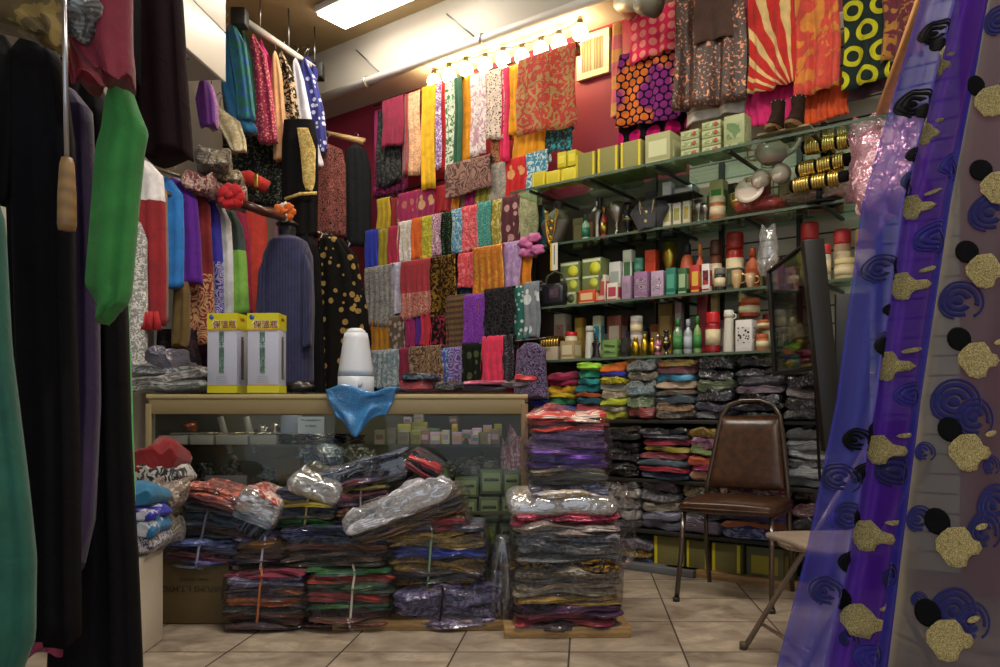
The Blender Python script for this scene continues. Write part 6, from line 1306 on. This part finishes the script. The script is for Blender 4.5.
# ================================================================ sheer curtains in the foreground
def sheer(name, cols, opac, stripe=None):
    m = bpy.data.materials.new(name); t_ = NT(m); bs = t_.bs
    tc = t_.new('ShaderNodeTexCoord'); sp = t_.new('ShaderNodeSeparateXYZ'); t_.link(tc.outputs['UV'], sp.inputs[0])
    nz = t_.new('ShaderNodeTexNoise', Scale=6, Detail=3); t_.link(tc.outputs['Object'], nz.inputs['Vector'])
    rp = t_.new('ShaderNodeValToRGB'); cr = rp.color_ramp
    while len(cr.elements) < len(cols): cr.elements.new(.5)
    for e, (p_, c) in zip(cr.elements, cols): e.position = p_; e.color = lin(c)
    t_.link(t_.math('ADD', sp.outputs[0], t_.math('MULTIPLY', t_.math('SUBTRACT', nz.outputs[0], .5), .12)), rp.inputs[0])
    t_.link(rp.outputs[0], bs.inputs['Base Color']); bs.inputs['Roughness'].default_value = .6
    tl = t_.new('ShaderNodeBsdfTranslucent'); t_.link(rp.outputs[0], tl.inputs[0])
    a = t_.new('ShaderNodeMixShader'); a.inputs[0].default_value = .45; t_.link(bs.outputs[0], a.inputs[1]); t_.link(tl.outputs[0], a.inputs[2])
    tr = t_.new('ShaderNodeBsdfTransparent'); tr.inputs[0].default_value = (.9, .88, 1, 1)
    op = t_.new('ShaderNodeValToRGB'); c2 = op.color_ramp
    while len(c2.elements) < len(opac): c2.elements.new(.5)
    for e, (p_, v) in zip(c2.elements, opac): e.position = p_; e.color = (v, v, v, 1)
    t_.link(sp.outputs[0], op.inputs[0])
    x = t_.new('ShaderNodeMixShader'); t_.link(op.outputs[0], x.inputs[0]); t_.link(tr.outputs[0], x.inputs[1]); t_.link(a.outputs[0], x.inputs[2]); t_.link(x.outputs[0], t_.out.inputs[0]); return m
def interp(tab, y):
    for (y0, a), (y1, b) in zip(tab, tab[1:]):
        if y <= y1: f = (y-y0)/(y1-y0); return a+(b-a)*f
    return tab[-1][1]
class Cur:
    def __init__(s, Yc, Lt, Rt, y0, y1, amp, k, ph): s.Y, s.L, s.R, s.y0, s.y1, s.amp, s.k, s.ph = Yc, Lt, Rt, y0, y1, amp, k, ph
    def at(s, u, py, off=0):
        px = interp(s.L, py)*(1-u)+interp(s.R, py)*u; Y0 = s.Y
        dy = s.amp*math.sin(2*PI*s.k*u+s.ph)+s.amp*.4*math.sin(2*PI*s.k*2.3*u+1)
        return Vector((X(px, Y0), Y0+dy-off, Z(py, Y0)))
    def find(s, px, py): a, b = interp(s.L, py), interp(s.R, py); return (px-a)/(b-a)
    def build(s, name, mat, label):
        fn = lambda u, v: tuple(s.at(u, s.y0+(s.y1-s.y0)*v)-s.org)
        s.org = Vector((X(interp(s.R, s.y1), s.Y), s.Y, Z(s.y1, s.Y)))
        mb = MB().grid(fn, 70, 40); me = mb.mesh(name); me.materials.append(mat)
        uv = me.uv_layers.new(name='UVMap'); nu = 71
        for p_ in me.polygons:
            for li in p_.loop_indices:
                vi = me.loops[li].vertex_index; uv.data[li].uv = ((vi % nu)/70, (vi//nu)/40)
        o = put(name, me, loc=s.org); s.o = o; return tag(o, label, 'curtain')
    def patch(s, name, mat, cx, cy, poly, off, label=None):
        """a piece of fabric or glitter lying on the curtain: poly in px around (cx, cy)"""
        Yc = s.Y; vs = []; f = []
        n_ = len(poly); c = s.at(s.find(cx, cy), cy, off)-s.org
        rings = 4
        vs.append(tuple(c))
        for r_ in range(1, rings+1):
            for dx, dy in poly:
                x, y = cx+dx*r_/rings, cy+dy*r_/rings; vs.append(tuple(s.at(s.find(x, y), y, off)-s.org))
        for i in range(n_): f.append([0, 1+i, 1+(i+1) % n_])
        for r_ in range(rings-1):
            for i in range(n_): a = 1+r_*n_; f.append([a+i, a+n_+i, a+n_+(i+1) % n_, a+(i+1) % n_])
        o = MB().add(vs, f).obj(name, mat, s.o); solid(o, .0012)
        if label: o['label'] = label
        return o
    def ringp(s, name, mat, cx, cy, r0, r1, off, sq=1, wob=0, arcs=(0, 1), mb=None):
        N_ = 30; vs = []; f = []
        for i in range(N_+1):
            a = 2*PI*(arcs[0]+(arcs[1]-arcs[0])*i/N_)
            for r_ in (r0, r1):
                rr = r_*(1+wob*math.sin(3*a)); x, y = cx+rr*math.cos(a)*sq, cy+rr*math.sin(a); vs.append(tuple(s.at(s.find(x, y), y, off)-s.org))
        for i in range(N_): f.append([2*i, 2*i+1, 2*i+3, 2*i+2])
        (mb).add(vs, f)
gold_m = bpy.data.materials.new('gold_glitter'); t_ = NT(gold_m)
tc = t_.new('ShaderNodeTexCoord'); vv = t_.new('ShaderNodeTexVoronoi', Scale=700); t_.link(tc.outputs['Object'], vv.inputs['Vector'])
t_.link(t_.mix(vv.outputs['Color'], lin('6c5a20'), lin('fff0b0')), t_.bs.inputs['Base Color']); t_.bs.inputs['Roughness'].default_value = .38; t_.bs.inputs['Metallic'].default_value = .55
nb_ = t_.new('ShaderNodeBump', Strength=1, Distance=.002); t_.link(vv.outputs['Distance'], nb_.inputs['Height']); t_.link(nb_.outputs[0], t_.bs.inputs['Normal'])
APPLE = [(-2,-11),(4,-12),(8,-8),(11,-3),(16,-2),(19,3),(16,8),(11,9),(9,12),(8,18),(2,20),(-4,19),(-8,13),(-12,8),(-13,1),(-10,-5),(-6,-10)]
APPLE = [(x*1.0, y*.95) for x, y in APPLE]
BLK = [(9.5*math.cos(2*PI*i/16)+3*math.sin(2*PI*i/16), 12*math.sin(2*PI*i/16)-2*math.cos(2*PI*i/16)) for i in range(16)]
PET = [(4*math.cos(2*PI*i/10)*1.2, 2.4*math.sin(2*PI*i/10)-1.5*math.cos(2*PI*i/10)) for i in range(10)]
def motif(c, x, y, s_, ang=0):
    ca, sa = math.cos(ang), math.sin(ang); rot_ = lambda P_, k: [((px*ca-py*sa)*k, (px*sa+py*ca)*k) for px, py in P_]
    c.patch('black_patch', M('plain:0a090c'), x-11*s_, y-14*s_, rot_(BLK, s_*.82), .004)
    c.patch('glitter_motif', gold_m, x, y, rot_(APPLE, s_), .007)
    c.patch('glitter_leaf', gold_m, x+18*s_, y-11*s_, rot_(PET, s_), .007)
def swirl(c, x, y, r, mat, sq=.95):
    mb = MB()
    for k, (a, b) in enumerate(((0, .24), (.29, .56), (.61, .83), (.88, 1))):
        c.ringp('', None, x+k*.8, y, r*a, r*b, .003, sq, .03, (.1*k, .1*k+(.86 if k else 1)), mb)
    o = mb.obj('flocked_swirl', mat, c.o); solid(o, .001)
NV = M('plain:0e105c'); BK = M('plain:08080c'); VI = M('plain:2a2090')
c1 = Cur(1.55, [(-60, 938), (0, 926), (200, 868), (400, 842), (560, 810), (660, 784), (760, 760)], [(-60, 1010), (0, 1000), (200, 962), (400, 930), (560, 910), (700, 892), (760, 886)], -60, 740, .022, 2.2, 1.0)
c1.build('curtain', sheer('violet_sheer', [(0, '4448b8'), (.25, '484cbc'), (.36, '7c78cc'), (.46, '4820a0'), (.7, '5820a8'), (.85, '2c2ca4'), (1, '3030a0')], [(0, .62), (.3, .7), (.42, .93), (.85, .97), (1, .96)]), 'violet and blue sheer curtain printed with swirls and gold shapes')
for x, y, s_ in ((914,203,.85),(904,282,.95),(889,362,1.0),(880,446,1.0),(867,532,1.05),(857,616,1.1),(940,60,.7),(926,128,.8)): motif(c1, x, y, s_, .1)
for x, y, r, mt in ((931,36,13,BK),(911,106,15,BK),(906,160,8,BK),(903,186,11,NV),(876,270,15,NV),(880,312,6,BK),(875,340,7,NV),(852,440,12,BK),(838,478,15,NV),(843,515,14,NV),(832,520,8,VI),(857,473,11,BK),(842,560,11,BK),(822,590,15,NV),(928,240,16,VI),(905,395,13,VI),(890,470,17,NV),(885,575,13,NV),(866,655,16,VI),(945,170,13,VI),(848,640,9,NV)): swirl(c1, x, y, r, mt)
c2 = Cur(1.42, [(-60, 1010), (0, 992), (60, 982), (200, 955), (400, 925), (560, 905), (700, 888), (760, 880)], [(-60, 1110), (760, 1110)], -60, 740, .012, 1.1, 2.2)
c2.build('curtain', sheer('grey_sheer', [(0, '948a74'), (.03, '6c665c'), (.08, '5c585a'), (.5, '56525c'), (1, '5a5668')], [(0, .95), (.05, .86), (1, .82)]), 'grey sheer organza curtain with navy swirls and gold shapes at the picture edge')
for x, y, s_ in ((990,98,1.05),(992,186,1.1),(979,268,1.15),(971,356,1.2),(962,447,1.25),(951,540,1.35),(942,632,1.4)): motif(c2, x, y, s_, .1)
for x, y, r in ((985,215,20),(958,301,20),(952,402,23),(968,418,20),(925,452,10),(990,505,22),(978,530,20),(948,610,24),(966,620,20),(985,465,10),(920,520,14),(1000,20,16),(918,600,8)): swirl(c2, x, y, r, NV)
